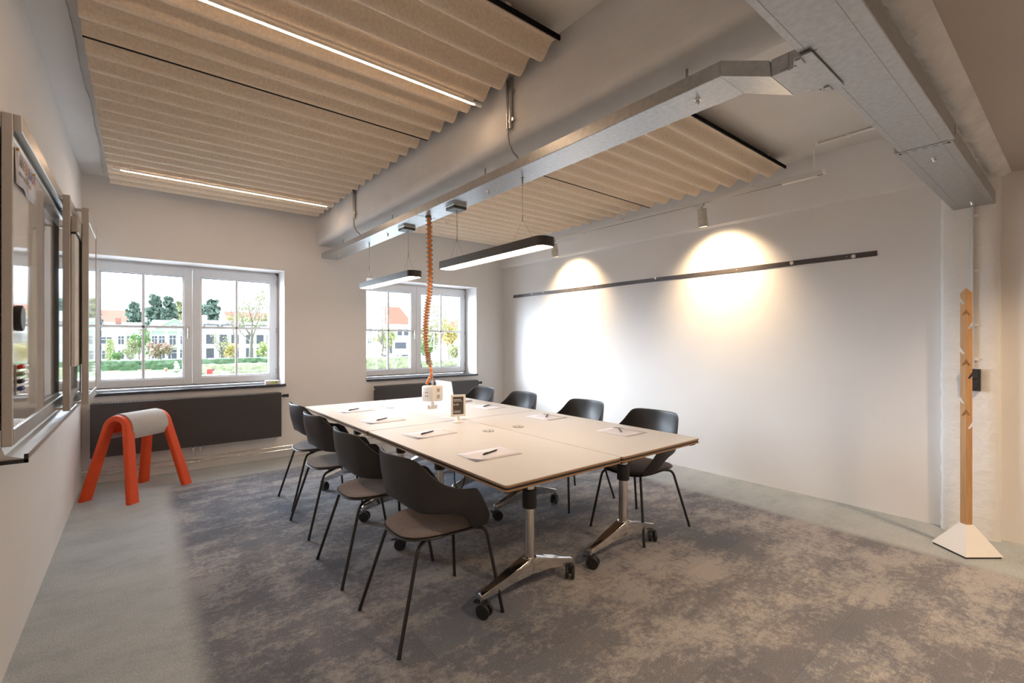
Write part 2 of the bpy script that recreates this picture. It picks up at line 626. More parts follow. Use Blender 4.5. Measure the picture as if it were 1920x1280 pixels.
# plaster patch on the ceiling along the left wall, ragged edge
pl = MB()
edge = []
random.seed(3)
y = 0.68
while y < 5.95:
    edge.append((-0.262 + random.uniform(-0.003, 0.003) - 0.008 * math.sin(y * 2.3) - 0.004 * math.sin(y * 7.1), y))
    y += 0.06
pl.prism([(XL, 0.68)] + edge + [(XL, 5.95)], ZC - 0.009, ZC)
struct(pl.build('trim_1', 'ceiling'))

# long concrete beam over the table
random.seed(5)
bx0, bx1, bz = 1.70, 2.02, 2.55
rows = []
yy = 0.66
ys = []
while yy < YB:
    ys.append(yy)
    yy += 0.07
ys.append(YB)
for q in ys:
    j = lambda a: random.uniform(-a, a)
    rough = max(0.2, 1.2 - (q - 0.66) / 2.5)
    rows.append([(bx0, q, ZC), (bx0, q, bz + 0.075 + j(0.004) * rough), (bx0 + 0.004 + j(0.003) * rough, q, bz + 0.03 + j(0.004) * rough),
                 (bx0 + 0.028 + j(0.004) * rough, q, bz + 0.002), (bx0 + 0.06 + j(0.004), q, bz), (bx1 - 0.03, q, bz), (bx1, q, bz + 0.03), (bx1, q, ZC)])
struct(MB().grid(rows).build('trim_2', 'concrete', smooth=50), 'long painted concrete ceiling beam')

# ring beam: the right wall above 2.54 m stands 8 cm proud
rb = MB()
rb.prism([(XR, 2.535), (XR - 0.05, 2.535), (XR - 0.072, 2.548), (XR - 0.08, 2.575), (XR - 0.08, ZC), (XR, ZC)], 0.66, YB,
         Matrix(((1, 0, 0), (0, 0, 1), (0, 1, 0))))
struct(rb.build('trim_3', 'wall', smooth=40))

# cross beam with a ragged lower edge
random.seed(11)
rows = []
xx = XL
while True:
    j = lambda a: random.uniform(-a, a)
    e1 = 0.385 + j(0.014)
    rows.append([(xx, 0.66, ZC), (xx, 0.66, 2.487), (xx, 0.62, 2.485 + j(0.004)), (xx, 0.50, 2.485 + j(0.004)),
                 (xx, 0.452 + j(0.008), 2.484 + j(0.008)), (xx, 0.438 + j(0.008), 2.500 + j(0.008)), (xx, 0.418 + j(0.006), 2.490 + j(0.010)), (xx, e1 + 0.012, 2.488 + j(0.010)), (xx, e1, 2.497 + j(0.006)),
                 (xx, 0.372, 2.503), (xx, 0.335, 2.522), (xx, 0.335, ZC)])
    if xx >= XR:
        break
    xx = min(XR, xx + 0.024)
struct(MB().grid(rows).build('trim_4', 'raw_concrete', smooth=60), 'rough concrete cross beam under the ceiling')

# masonry pilaster on the right wall
random.seed(13)
rows = []
zz = 0.0
while True:
    j = lambda a: random.uniform(-a, a)
    rows.append([(XR + 0.02, 0.685 + j(0.002), zz), (XR - 0.062 + j(0.003), 0.684 + j(0.004), zz), (XR - 0.08 + j(0.002), 0.665 + j(0.004), zz), (XR - 0.082 + j(0.003), 0.60, zz),
                 (XR - 0.082 + j(0.003), 0.52, zz), (XR - 0.082 + j(0.003), 0.45, zz), (XR - 0.08 + j(0.003), 0.405 + j(0.004), zz), (XR - 0.06 + j(0.003), 0.385 + j(0.003), zz), (XR + 0.02, 0.382, zz)])
    if zz >= 2.5:
        break
    zz = min(2.5, zz + 0.045)
struct(MB().grid(rows).build('trim_5', 'rough_wall', smooth=60), 'rough white pilaster on the right wall')


# ------------------------------------------------------------------ windows
def window(nm, x0, x1, hflip=False):
    root = empty(nm, (0, 0, 0), kind='structure')
    z0, z1 = WZ
    yf = 6.315
    f = MB()
    t = 0.035
    zb = z0 + 0.022
    for a, b in (((x0, yf, zb), (x0 + t, yf + 0.085, z1)), ((x1 - t, yf, zb), (x1, yf + 0.085, z1)),
                 ((x0, yf, z1 - t), (x1, yf + 0.085, z1)), ((x0, yf, zb), (x1, yf + 0.085, zb + t))):
        f.span(a, b, 0.003, 1)
    f.build('window_frame', 'upvc', root)
    xm = (x0 + x1) / 2
    for k, (a, b) in enumerate(((x0 + 0.018, xm), (xm, x1 - 0.018))):
        b_ = 0.078
        gx0, gx1 = a + b_, b - b_
        gz0, gz1 = zb + 0.018 + b_ - 0.005, z1 - 0.018 - b_ - 0.015
        sa = MB()
        A0, A1 = yf - 0.022, yf + 0.05
        g = 0.002
        sa.span((a + g, A0, zb + 0.016), (gx0, A1, z1 - 0.02), 0.004)
        sa.span((gx1, A0, zb + 0.016), (b - g, A1, z1 - 0.02), 0.004)
        sa.span((gx0 - 0.004, A0 + 0.0006, gz1), (gx1 + 0.004, A1, z1 - 0.0206), 0.004)
        sa.span((gx0 - 0.004, A0 + 0.0006, zb + 0.0166), (gx1 + 0.004, A1, gz0), 0.004)
        # glazing bead
        for q in ((gx0, gx0 + 0.009), (gx1 - 0.009, gx1)):
            sa.span((q[0], A0 + 0.01, gz0), (q[1], A1, gz1))
        for q in ((gz0, gz0 + 0.009), (gz1 - 0.009, gz1)):
            sa.span((gx0, A0 + 0.01, q[0]), (gx1, A1, q[1]))
        so = sa.build('sash', 'upvc', root)
        gk = MB()
        for q in ((gx0 + 0.009, gx0 + 0.013), (gx1 - 0.013, gx1 - 0.009)):
            gk.span((q[0], A0 + 0.03, gz0), (q[1], A1, gz1))
        for q in ((gz0 + 0.009, gz0 + 0.013), (gz1 - 0.013, gz1 - 0.009)):
            gk.span((gx0, A0 + 0.03, q[0]), (gx1, A1, q[1]))
        gk.build('gasket', 'gasket', so)
        mu = MB()
        mx, mz = (gx0 + gx1) / 2, 1.524
        mu.span((mx - 0.0125, A0 + 0.014, gz0), (mx + 0.0125, A0 + 0.05, gz1), 0.003, 1)
        mu.span((gx0, A0 + 0.014, mz - 0.0125), (gx1, A0 + 0.05, mz + 0.0125), 0.003, 1)
        mu.build('glazing_bar', 'upvc', so)
        MB().span((gx0, yf + 0.012, gz0), (gx1, yf + 0.018, gz1)).build('pane', 'pane', so)
    # handle on the left sash
    hx = xm - 0.038
    h = MB()
    h.box((hx, yf - 0.027, 1.50), (0.028, 0.012, 0.07), None, 0.005)
    h.cyl((hx, yf - 0.03, 1.515), (hx, yf - 0.062, 1.515), 0.009)
    h.box((hx, yf - 0.062, 1.462), (0.018, 0.014, 0.125), None, 0.005)
    h.build('window_handle', 'alu', root, smooth=40)
    # hinges on the right
    hg = MB()
    for hz in (2.08, 1.50, 1.0):
        hg.cyl((x1 - 0.024, yf - 0.018, hz - 0.035), (x1 - 0.024, yf - 0.018, hz + 0.035), 0.008)
    hg.build('hinge', 'alu', root, smooth=40)
    si = MB()
    si.span((x0 - 0.0, YB - 0.03, z0 - 0.012), (x1 + 0.012, yf + 0.05, z0 + 0.016), 0.004, 2)
    si.build('window_sill', 'sill', root)
    # outer sill so that the opening reads from outside too
    return root


window('window_1', *W1)
window('window_2', *W2)


# ------------------------------------------------------------------ radiators and pipes
def radiator(x0, x1, label):
    y0, y1 = 5.885, 5.945
    z0, z1 = 0.262, 0.775
    r_ = empty('radiator', ((x0 + x1) / 2, 5.92, z0), 0, label, 'radiator', 'flat radiators under the windows')
    o = Vector(((x0 + x1) / 2, 5.92, z0))
    L_ = lambda p: tuple(Vector(p) - o)
    MB().span(L_((x0, y0 - 0.012, z0)), L_((x1, y0 + 0.008, z1)), 0.006, 2).build('front_panel', 'radiator', r_)
    MB().span(L_((x0 + 0.004, y0 + 0.009, z0 + 0.006)), L_((x1 - 0.004, y1, z1 - 0.004)), 0.003, 1).build('body', 'radiator', r_)
    gr = MB()
    n = int((x1 - x0) / 0.022)
    for k in range(n):
        xk = x0 + 0.012 + k * (x1 - x0 - 0.024) / n
        gr.span(L_((xk, y0 + 0.01, z1 - 0.004)), L_((xk + 0.012, y1 - 0.005, z1 + 0.003)))
    gr.build('top_grille', 'radiator', r_)
    v = MB()
    v.cyl(L_((x1 - 0.002, 5.915, z1 - 0.045)), L_((x1 + 0.03, 5.915, z1 - 0.045)), 0.011)
    v.lathe([(0.0, 0), (0.015, 0.001), (0.021, 0.012), (0.017, 0.02), (0.017, 0.045), (0.02, 0.05), (0.02, 0.062), (0.0, 0.064)], L_((x1 + 0.02, 5.915, z1 - 0.045)), 20,
            Matrix(((0, 0, 1), (0, 1, 0), (-1, 0, 0))), cap=False)
    v.build('thermostat_valve', 'black', r_, smooth=50)
    b = MB()
    b.cyl(L_((x0 + 0.002, 5.915, z1 - 0.04)), L_((x0 - 0.014, 5.915, z1 - 0.04)), 0.009)
    b.build('bleed_valve', 'white_plastic', r_, smooth=50)
    for xk in (x0 + 0.25, x1 - 0.25):
        br = MB()
        br.span(L_((xk - 0.02, y1 - 0.002, z0 + 0.06)), L_((xk + 0.02, YB - 0.0005, z1 - 0.08)))
        br.build('wall_bracket', 'radiator', r_)
    fx = (0.44, 0.50) if x0 < 1 else (3.1, 3.16)
    for xk in fx:
        p = MB()
        p.cyl(L_((xk, 5.93, z0 + 0.01)), L_((xk, 5.93, 0.125 if xk == fx[0] else 0.098)), 0.008)
        p.lathe([(0.011, 0), (0.013, 0.005), (0.013, 0.03), (0.01, 0.034)], L_((xk, 5.93, z0 - 0.04)), 14)
        p.build('feed_pipe', 'chrome', r_, smooth=40)
    return r_


radiator(-0.365, 1.285, 'dark flat-panel radiator behind the orange stool, under the left window')
radiator(2.415, 4.055, 'dark flat-panel radiator behind the table end, under the right window')
for z, lab in ((0.135, 'upper chrome heating pipe running along the foot of the window wall'), (0.093, 'lower chrome heating pipe running along the foot of the window wall')):
    p = MB()
    p.cyl((XL + 0.001, 5.93, z), (4.62, 5.93, z), 0.008, 12)
    for xk in (-0.2, 0.47, 1.9, 3.0, 4.2):
        p.span((xk - 0.008, 5.925, z - 0.009), (xk + 0.008, YB - 0.0005, z + 0.009))
    tag(p.build('heating_pipe', 'chrome', smooth=40), lab, 'pipe', 'heating pipes along the window wall')

# ------------------------------------------------------------------ little white box on the sill
dv = empty('sensor_box', (1.22, 6.045, WZ[0] + 0.016), R(-6), 'small white box with a lime display on the left window sill', 'device')
MB().box((0, 0, 0.021), (0.15, 0.10, 0.042), None, 0.004).build('case', 'white_plastic', dv)
MB().box((0.02, -0.0505, 0.023), (0.058, 0.002, 0.015)).build('display', 'lime', dv)
MB().box((0.04, -0.0515, 0.023), (0.012, 0.002, 0.010)).build('button', 'inkblack', dv)

# ------------------------------------------------------------------ acoustic corrugated panels
PER = 0.176


def wave_panel(x0, x1, y0, y1, label, thin_edge=True):
    zt, amp = 2.857, 0.031
    root = empty('acoustic_panel', ((x0 + x1) / 2, (y0 + y1) / 2, zt), 0, label, 'ceiling panel', 'corrugated felt ceiling panels')
    ox, oy = (x0 + x1) / 2, (y0 + y1) / 2
    prof = []
    n = int((y1 - y0) / PER * 14)
    for k in range(n + 1):
        yk = y0 + (y1 - y0) * k / n
        c = math.cos(2 * PI * (yk - 1.79) / PER)
        z = -amp * (abs(c) ** 0.9 * (1 if c > 0 else -1))
        prof.append((yk - oy, z))
    m = MB()
    rows = []
    for xk in (x0, x1):
        rows.append([(xk - ox, yk, z) for yk, z in prof] + [(xk - ox, yk, z + 0.012) for yk, z in reversed(prof)])
    m.grid(rows)
    for xk in (x0, x1):
        for (ya, za), (yb, zb_) in zip(prof, prof[1:]):
            m._add([(xk - ox, ya, za), (xk - ox, yb, zb_), (xk - ox, yb, zb_ + 0.012), (xk - ox, ya, za + 0.012)], [(0, 1, 2, 3)])
    for i in (0, -1):
        yk, z = prof[i]
        m._add([(x0 - ox, yk, z), (x1 - ox, yk, z), (x1 - ox, yk, z + 0.012), (x0 - ox, yk, z + 0.012)], [(0, 1, 2, 3)])
    m.build('corrugated_felt', 'panel_felt', root, smooth=50)
    # dark edge profiles
    for yk, z in (prof[0], prof[-1]):
        zz_ = z + 0.018 if (yk < 0 and y0 < 2) or (yk > 0 and y0 > 2) else z + 0.013
        inner_ = not ((yk < 0 and y0 < 2) or (yk > 0 and y0 > 2))
        ew = 0.0125 if inner_ else 0.008
        MB().box((0, yk + (-ew / 2 if yk < 0 else ew / 2), zz_), (x1 - x0, ew, 0.024)).build('edge_profile', 'dull_black', root)
    # backing rails
    for xk in (-(x1 - x0) * 0.33, (x1 - x0) * 0.33):
        MB().box((xk, 0, 0.048), (0.03, y1 - y0 - 0.02, 0.03)).build('backing_rail', 'alu', root)
    # suspension wires
    for xk in (-(x1 - x0) * 0.42, (x1 - x0) * 0.42):
        for yk in (-(y1 - y0) / 2 + 0.18, (y1 - y0) / 2 - 0.18):
            w_ = MB()
            w_.cyl((xk, yk, 0.0), (xk, yk, ZC - zt), 0.002, 6)
            w_.tube([(xk, yk + 0.006 * math.sin(a), 0.085 + 0.012 * math.cos(a)) for a in [2 * PI * i / 10 for i in range(11)]], 0.0018, 5)
            w_.build('suspension_wire', 'wire', root)
    return root


YS = (1.66, 3.012, 3.038, 5.77)
wave_panel(-0.215, 1.635, YS[0], YS[1], 'corrugated beige felt ceiling panel left of the beam, nearest the camera')
wave_panel(-0.215, 1.635, YS[2], YS[3], 'long corrugated beige felt ceiling panel left of the beam, nearer the windows')
wave_panel(2.54, 4.375, YS[0], YS[1], 'corrugated beige felt ceiling panel right of the beam, its black edge towards the camera')
wave_panel(2.54, 4.375, YS[2], YS[3], 'long corrugated beige felt ceiling panel right of the beam, nearer the windows')


def led_tube(y, xa, xb, label):
    z = 2.806
    root = empty('led_tube', ((xa + xb) / 2, y, z), 0, label, 'light', 'LED tubes under the felt panels')
    L_ = (xb - xa)
    MB().cyl((-L_ / 2, 0, 0), (L_ / 2, 0, 0), 0.0105, 16).build('tube_housing', 'white_plastic', root, smooth=40)
    g = MB()
    n = 6
    rows = []
    for xk in (-L_ / 2 + 0.05, L_ / 2 - 0.05):
        rows.append([(xk, 0.0112 * math.sin(a), -0.0112 * math.cos(a)) for a in [R(-42 + 84 * i / n) for i in range(n + 1)]])
    g.grid(rows)
    g.build('diffuser', 'led_glow', root, smooth=60)
    for xk in (-L_ / 2 + 0.12, L_ / 2 - 0.12):
        MB().cyl((xk, 0, 0.0), (xk, 0, 0.03), 0.003, 8).build('clip', 'white_plastic', root)


led_tube(2.335, -0.15, 1.63, 'glowing LED tube crossing the felt panel close to the camera')
led_tube(5.08, -0.175, 1.60, 'glowing LED tube crossing the felt panel close to the left window')

# ------------------------------------------------------------------ galvanised trunking
tr = empty('cable_trunking', (1.845, 3.4, 2.387), 0, 'long galvanised cable trunking hung under the concrete beam', 'cable trunking')
o = Vector((1.845, 3.4, 2.387))
LT = lambda p: tuple(Vector(p) - o)
ta, tb = 1.745, 1.945
joint = 3.42
MB().span(LT((ta, 0.893, 2.387)), LT((tb, joint - 0.001, 2.447)), 0.0025, 1).build('channel', 'galv', tr)
MB().span(LT((ta, joint + 0.001, 2.387)), LT((tb, 5.92, 2.447)), 0.0025, 1).build('channel', 'galv', tr)
b = MB()
b.prism([(0.8925, 2.387), (0.8925, 2.447), (0.715, 2.363), (0.708, 2.303)], ta, tb, Matrix(((0, 0, 1), (1, 0, 0), (0, 1, 0))))
b.bm.transform(Matrix.Translation(-o))
b.build('inclined_bend', 'galv', tr)
MB().span(LT((ta, 0.62, 2.303)), LT((tb, 0.708, 2.363)), 0.002, 1).build('short_channel', 'galv', tr)
fl = MB()
fl.prism([(1.742, 0.652), (1.948, 0.652), (1.955, 0.632), (2.003, 0.612), (2.003, 0.562), (1.682, 0.562), (1.682, 0.612), (1.735, 0.632)], 2.296, 2.301)
fl.bm.transform(Matrix.Translation(-o))
flo = fl.build('tee_flange', 'galv', tr)
for xa, ya, xb, yb in ((1.69, 0.60, 1.735, 0.628), (1.955, 0.628, 2.0, 0.605)):
    sl = MB()
    for t in (0.15, 0.5, 0.85):
        cx, cy = xa + (xb - xa) * t, ya + (yb - ya) * t
        sl.box(LT((cx, cy, 2.2957)), (0.007, 0.004, 0.001))
    sl.build('slot_row', 'galv_dark', flo)
MB().box(LT((1.682, 0.57, 2.2957)), (0.002, 0.05, 0.001)).build('edge_gap', 'galv_dark', flo)
for xk in (1.712, 1.975):
    MB().box(LT((xk, 0.604, 2.294)), (0.04, 0.018, 0.006)).build('flange_clamp', 'galv', flo)
MB().box(LT((1.744, 0.665, 2.335)), (0.003, 0.028, 0.05)).build('side_clip', 'galv', tr)
# hanger rods and nuts
for yk, xk in ((1.10, 1.86), (2.60, 1.85), (4.10, 1.85), (5.45, 1.85)):
    rd = MB()
    rd.cyl(LT((xk, yk, 2.40)), LT((xk, yk, 2.552)), 0.006, 8)
    rd.build('hanger_rod', 'galv', tr)
for yk, xk in ((1.04, 1.84), (2.55, 1.84), (4.18, 1.84), (5.55, 1.84)):
    nb = MB()
    nb.lathe([(0.013, 0), (0.013, -0.003), (0.0085, -0.003), (0.0085, -0.012), (0.006, -0.02), (0.0, -0.023)], LT((xk, yk, 2.387)), 12)
    nb.build('cap_nut', 'chrome', tr, smooth=40)
slm = MB()
for k in range(4):
    slm.box(LT((1.79 + k * 0.035, 3.39, 2.3866)), (0.018, 0.004, 0.001))
slm.box(LT((1.845, 3.42, 2.3866)), (0.2, 0.002, 0.001))
slm.build('joint_slot', 'galv_dark', tr)
hk = MB()
hk.tube([LT((1.955 + 0.0, 3.36, 2.40)), LT((1.985, 3.36, 2.395))] + [LT((2.005 + 0.022 * math.cos(a), 3.36, 2.375 + 0.022 * math.sin(a))) for a in [R(100 - 25 * i) for i in range(12)]], 0.0018, 6)
hk.build('wire_hook', 'chrome', tr)

ct = empty('cable_trunking', (2.1, 0.505, 2.305), 0, 'wide galvanised cable trunking crossing overhead to the white pilaster', 'cable trunking')
o2 = Vector((2.1, 0.505, 2.305))
LC = lambda p: tuple(Vector(p) - o2)
ca, cb = 0.405, 0.61
jx = 2.95
# the trunking turns half a degree off the wall axis as in the room
MB().span(LC((XL + 0.01, ca - 0.012, 2.305)), LC((jx - 0.001, cb - 0.012, 2.387)), 0.0025, 1).build('channel', 'galv', ct)
MB().span(LC((jx + 0.001, ca, 2.305)), LC((4.547, cb + 0.008, 2.387)), 0.0025, 1).build('channel', 'galv', ct)
sd = MB()
for yk in (0.44, 0.575):
    sd.box(LC((2.0, yk, 2.3046)), (5.0, 0.0015, 0.001))
sd.build('bead_line', 'wire', ct)
sj = MB()
for k in range(5):
    sj.box(LC((jx + 0.03, 0.43 + k * 0.037, 2.3046)), (0.003, 0.018, 0.001))
sj.box(LC((jx, 0.505, 2.3046)), (0.003, 0.2, 0.001))
for yk in (0.418, 0.598):
    for k in range(3):
        sj.box(LC((jx + 0.025 + 0.007 * k, yk, 2.3046)), (0.003, 0.010, 0.001))
sj.build('joint_slot', 'galv_dark', ct)
MB().box(LC((jx, ca - 0.013, 2.345)), (0.02, 0.004, 0.05)).build('side_clip', 'galv', ct)
for xk in (0.9, 3.17, 4.38):
    nb = MB()
    nb.lathe([(0.014, 0), (0.014, -0.003), (0.009, -0.003), (0.009, -0.012), (0.006, -0.02), (0.0, -0.023)], LC((xk, 0.50, 2.305)), 12)
    nb.build('cap_nut', 'chrome', ct, smooth=40)
for xk in (0.9, 3.17, 4.38):
    MB().cyl(LC((xk, 0.50, 2.38)), LC((xk, 0.50, 2.49)), 0.006, 8).build('hanger_rod', 'galv', ct)


# conduits on the side of the beam
def conduit(y, ztop, label):
    root = empty('conduit', (bx0, y, 2.62), 0, label, 'conduit', 'steel conduits on the beam side')
    for k in (0, 1):
        MB().cyl((-0.012, 0.014 - 0.028 * k, ztop - 2.62), (-0.012, 0.014 - 0.028 * k, -0.01 if k == 0 else -0.015), 0.011, 12).build('tube', 'galv', root, smooth=40)
    for zk in (ztop - 2.62 - 0.08, 0.035):
        MB().box((-0.006, -0.012, zk), (0.02, 0.055, 0.018)).build('clamp', 'galv', root)
    MB().tube([(-0.012, 0.012, 0.0), (-0.012, 0.012, -0.05), (-0.006, 0.008, -0.10), (0.012, 0.0, -0.14), (0.045, -0.01, -0.17), (0.06, -0.012, -0.185)], 0.0065, 8).build('cable', 'wire', root, smooth=60)


conduit(2.13, 2.90, 'pair of short steel conduits on the beam side close to the camera')
conduit(4.65, 2.94, 'pair of short steel conduits on the beam side close to the windows')


# ------------------------------------------------------------------ pendants
def pendant(y0, y1, hung, boxy, label, blabel):
    xc, w, z0, h = 1.865, 0.135, 1.924, 0.056
    L_ = y1 - y0
    root = empty('pendant_lamp', (xc, (y0 + y1) / 2, z0), 0, label, 'pendant lamp', 'black linear pendant lamps over the table')
    out = rrect(w, L_, 0.05, 7)
    inn = rrect(w - 0.014, L_ - 0.014, 0.043, 7)
    n = len(out)
    m = MB()
    V = []
    for poly, z in ((inn, 0.003), (inn, 0.0), (out, 0.0), (out, h), (inn, h)):
        V.append([m.bm.verts.new((x, y, z)) for x, y in poly])
    for a, b_ in zip(V, V[1:]):
        for k in range(n):
            m.bm.faces.new((a[k], a[(k + 1) % n], b_[(k + 1) % n], b_[k]))
    m.bm.faces.new(V[-1])
    m.build('housing', 'lamp_black', root, smooth=40)
    d = MB()
    d.prism(rrect(w - 0.016, L_ - 0.016, 0.042, 7), 0.003, 0.006)
    d.build('diffuser', 'pendant_glow', root)
    MB().box((0.0, -L_ / 2 + 0.045, 0.0025), (0.05, 0.022, 0.003)).build('sensor', 'socket_grey', root)
    for yk in hung:
        w_ = MB()
        yy_ = yk - (y0 + y1) / 2
        zt_ = 2.387 - z0
        w_.cyl((0, yy_, 0.22), (0, yy_, zt_), 0.0016, 6)
        w_.cyl((0, yy_, 0.19), (0, yy_, 0.23), 0.004, 8)
        w_.tube([(0, yy_ - 0.11, h), (0, yy_, 0.2), (0, yy_ + 0.11, h)], 0.001, 5)
        w_.build('suspension_wire', 'wire', root)
    if boxy is not None:
        yy_ = boxy - (y0 + y1) / 2
        zt_ = 2.387 - z0
        MB().box((0.0, yy_, zt_ - 0.0165), (0.11, 0.12, 0.033), None, 0.003).build('ceiling_box', 'lamp_black', root)
        MB().box((0.0, yy_, zt_ - 0.006), (0.112, 0.122, 0.012), None, 0.003).build('box_lid', 'alu', root)
        pts = [(0.01, yy_, zt_ - 0.03), (0.01, yy_ + 0.005, 0.36), (0.02, yy_ + 0.012, 0.28), (0.012, yy_ + 0.0, 0.18), (0.01, yy_ + 0.01, h)]
        MB().tube(pts, 0.003, 6).build('cord', 'white_plastic', root, smooth=60)
        oy_ = y0 + y1 - boxy
    # the second cord end: plain glider on the trunking
    other = [yk for yk in hung if abs(yk - (boxy or 0)) > 0.2]
    for yk in other:
        g = MB()
        g.lathe([(0.012, 0), (0.012, -0.004), (0.006, -0.006), (0.006, -0.035), (0.004, -0.04)], (0, yk - (y0 + y1) / 2, 2.387 - z0), 12)
        g.build('cable_gripper', 'galv', root, smooth=40)
    return root


pendant(1.975, 3.175, (2.22, 2.99), 3.0, 'black linear pendant lamp hanging over the near half of the table', '')
pendant(3.64, 4.845, (3.80, 4.70), 3.83, 'black linear pendant lamp hanging over the far half of the table, by the right window', '')

# ------------------------------------------------------------------ hanging socket cube with orange coil
CX, CY = 1.85, 3.40
lat = Vector((math.cos(-YAW), math.sin(-YAW), 0))


def hang(v, du):
    z = EYE + (640 - v) / FPX * 3.81
    return Vector((CX, CY, z)) + lat * (du / FPX * 3.81)


hc = empty('coiled_cable', (CX, CY, 2.385), 0, 'orange cable in a spiral wrap hanging from the trunking', 'cable')
o3 = Vector((CX, CY, 2.385))
path = [hang(v, du) - o3 for v, du in ((406, 0), (440, 1), (480, 2), (520, 2.5), (550, 1), (575, -2.5), (600, -5), (625, -6), (650, -4.5), (670, -1), (683, 1))]


def spline(pts, n):
    out = []
    for i in range(len(pts) - 1):
        p0, p1, p2, p3 = pts[max(i - 1, 0)], pts[i], pts[i + 1], pts[min(i + 2, len(pts) - 1)]
        for k in range(n):
            t = k / n
            out.append(0.5 * ((2 * p1) + (p2 - p0) * t + (2 * p0 - 5 * p1 + 4 * p2 - p3) * t * t + (3 * p1 - p0 - 3 * p2 + p3) * t ** 3))
    out.append(pts[-1])
    return out


pp = spline(path, 6)
MB().tube(pp, 0.0155, 8).build('cord', 'cable_orange', hc, smooth=60)
sp = []
N_ = 46 * 10
import bisect
for k in range(N_ + 1):
    t = k / N_ * (len(pp) - 1)
    i = min(int(t), len(pp) - 2)
    p = pp[i].lerp(pp[i + 1], t - i)
    a = 2 * PI * k / 10
    sp.append(p + Vector((math.cos(a), math.sin(a), 0)) * 0.0235)
MB().tube(sp, 0.0052, 6).build('spiral_wrap', 'spiral', hc, smooth=60)
low = spline([hang(v, du) - o3 for v, du in ((680, 1), (692, 4), (702, 5), (709, 1), (720, -4))], 5)
MB().tube(low, 0.011, 8).build('lower_cord', 'cable_orange', hc, smooth=60)
MB().cyl((0, 0, -0.012), (0, 0, 0.0), 0.022, 16).build('cable_gland', 'black', hc, smooth=40)
ties = MB()
for i in (4, 8, 14):
    ties.cyl(low[i] - Vector((0, 0, 0.003)), low[i] + Vector((0, 0, 0.003)), 0.0125, 10)
ties.build('cable_tie', 'white_plastic', hc)

cu = empty('socket_cube', tuple(hang(737, 7)), R(16), 'white hanging socket cube with outlets and a hook, above the table', 'socket cube')
sz = 0.13
cu.rotation_euler = (R(-3), R(3), R(16))
MB().box((0, 0, 0), (sz, sz, sz), None, 0.018, 4).build('cube_body', 'white_plastic', cu, smooth=60)
# right face (-Y local): two earthed sockets
fp = MB().box((0, -sz / 2 - 0.001, 0.0), (0.055, 0.003, 0.10), None, 0.001, 1).build('socket_plate', 'white_plastic', cu)
for zk in (0.026, -0.026):
    s_ = MB()
    q = Matrix(((1, 0, 0), (0, 0, 1), (0, -1, 0)))
    s_.lathe([(0.021, 0.0), (0.021, 0.0035), (0.0185, 0.0035), (0.0175, 0.0012), (0.0, 0.0012)], (0.0, -sz / 2 - 0.001, zk), 24, Matrix(((1, 0, 0), (0, 0, -1), (0, 1, 0))), cap=False)
    so = s_.build('outlet', 'white_plastic', fp, smooth=30)
    MB().lathe([(0.0172, 0.0), (0.0172, 0.0016), (0.0, 0.0016)], (0.0, -sz / 2 - 0.0015, zk), 20, Matrix(((1, 0, 0), (0, 0, -1), (0, 1, 0))), cap=False).build('outlet_recess', 'socket_grey', fp)
# left face (-X local): data plate
dp = MB().box((-sz / 2 - 0.001, 0.0, -0.005), (0.003, 0.042, 0.055), None, 0.001, 1).build('data_plate', 'white_plastic', cu)
d_ = MB()
for yk in (-0.010, 0.010):
    for zk in (0.008, -0.020):
        d_.box((-sz / 2 - 0.0027, yk, zk), (0.001, 0.013, 0.013))
d_.box((-sz / 2 - 0.0012, 0, 0.034), (0.001, 0.036, 0.003))
d_.build('data_port', 'socket_grey', dp)
gl = MB()
for xk, yk in ((-0.035, 0.0), (0.03, 0.02)):
    gl.cyl((xk, yk, sz / 2 - 0.002), (xk, yk, sz / 2 + 0.006), 0.013, 14)
gl.build('cable_gland', 'black', cu)
MB().tube([(-0.005, 0.0, sz / 2), (-0.008, 0, sz / 2 + 0.03), (0.0, 0, sz / 2 + 0.045), (0.008, 0, sz / 2 + 0.03), (0.005, 0, sz / 2)], 0.0025, 6).build('suspension_loop', 'alu', cu, smooth=60)
MB().tube([(0.03, 0.02, sz / 2), (0.012, 0.008, sz / 2 + 0.06), (-0.01, 0.0, sz / 2 + 0.1)], 0.005, 8).build('grey_cord', 'spiral', cu, smooth=60)
hk = MB()
hp = [(-0.008, 0.0), (-0.010, -0.045), (-0.034, -0.047), (-0.037, -0.032), (-0.046, -0.030), (-0.052, -0.036), (-0.05, -0.060), (-0.038, -0.066), (0.038, -0.066), (0.05, -0.060), (0.052, -0.036), (0.046, -0.030), (0.037, -0.032), (0.034, -0.047), (0.018, -0.045), (0.012, 0.0)]
hk.prism(hp, -0.008, 0.008, Matrix(((1, 0, 0), (0, 0, 1), (0, 1, 0))), 0.002, 1)
hk.bm.transform(Matrix.Translation((0, 0, -sz / 2 + 0.002)))
hk.build('hook', 'white_plastic', cu, smooth=40)

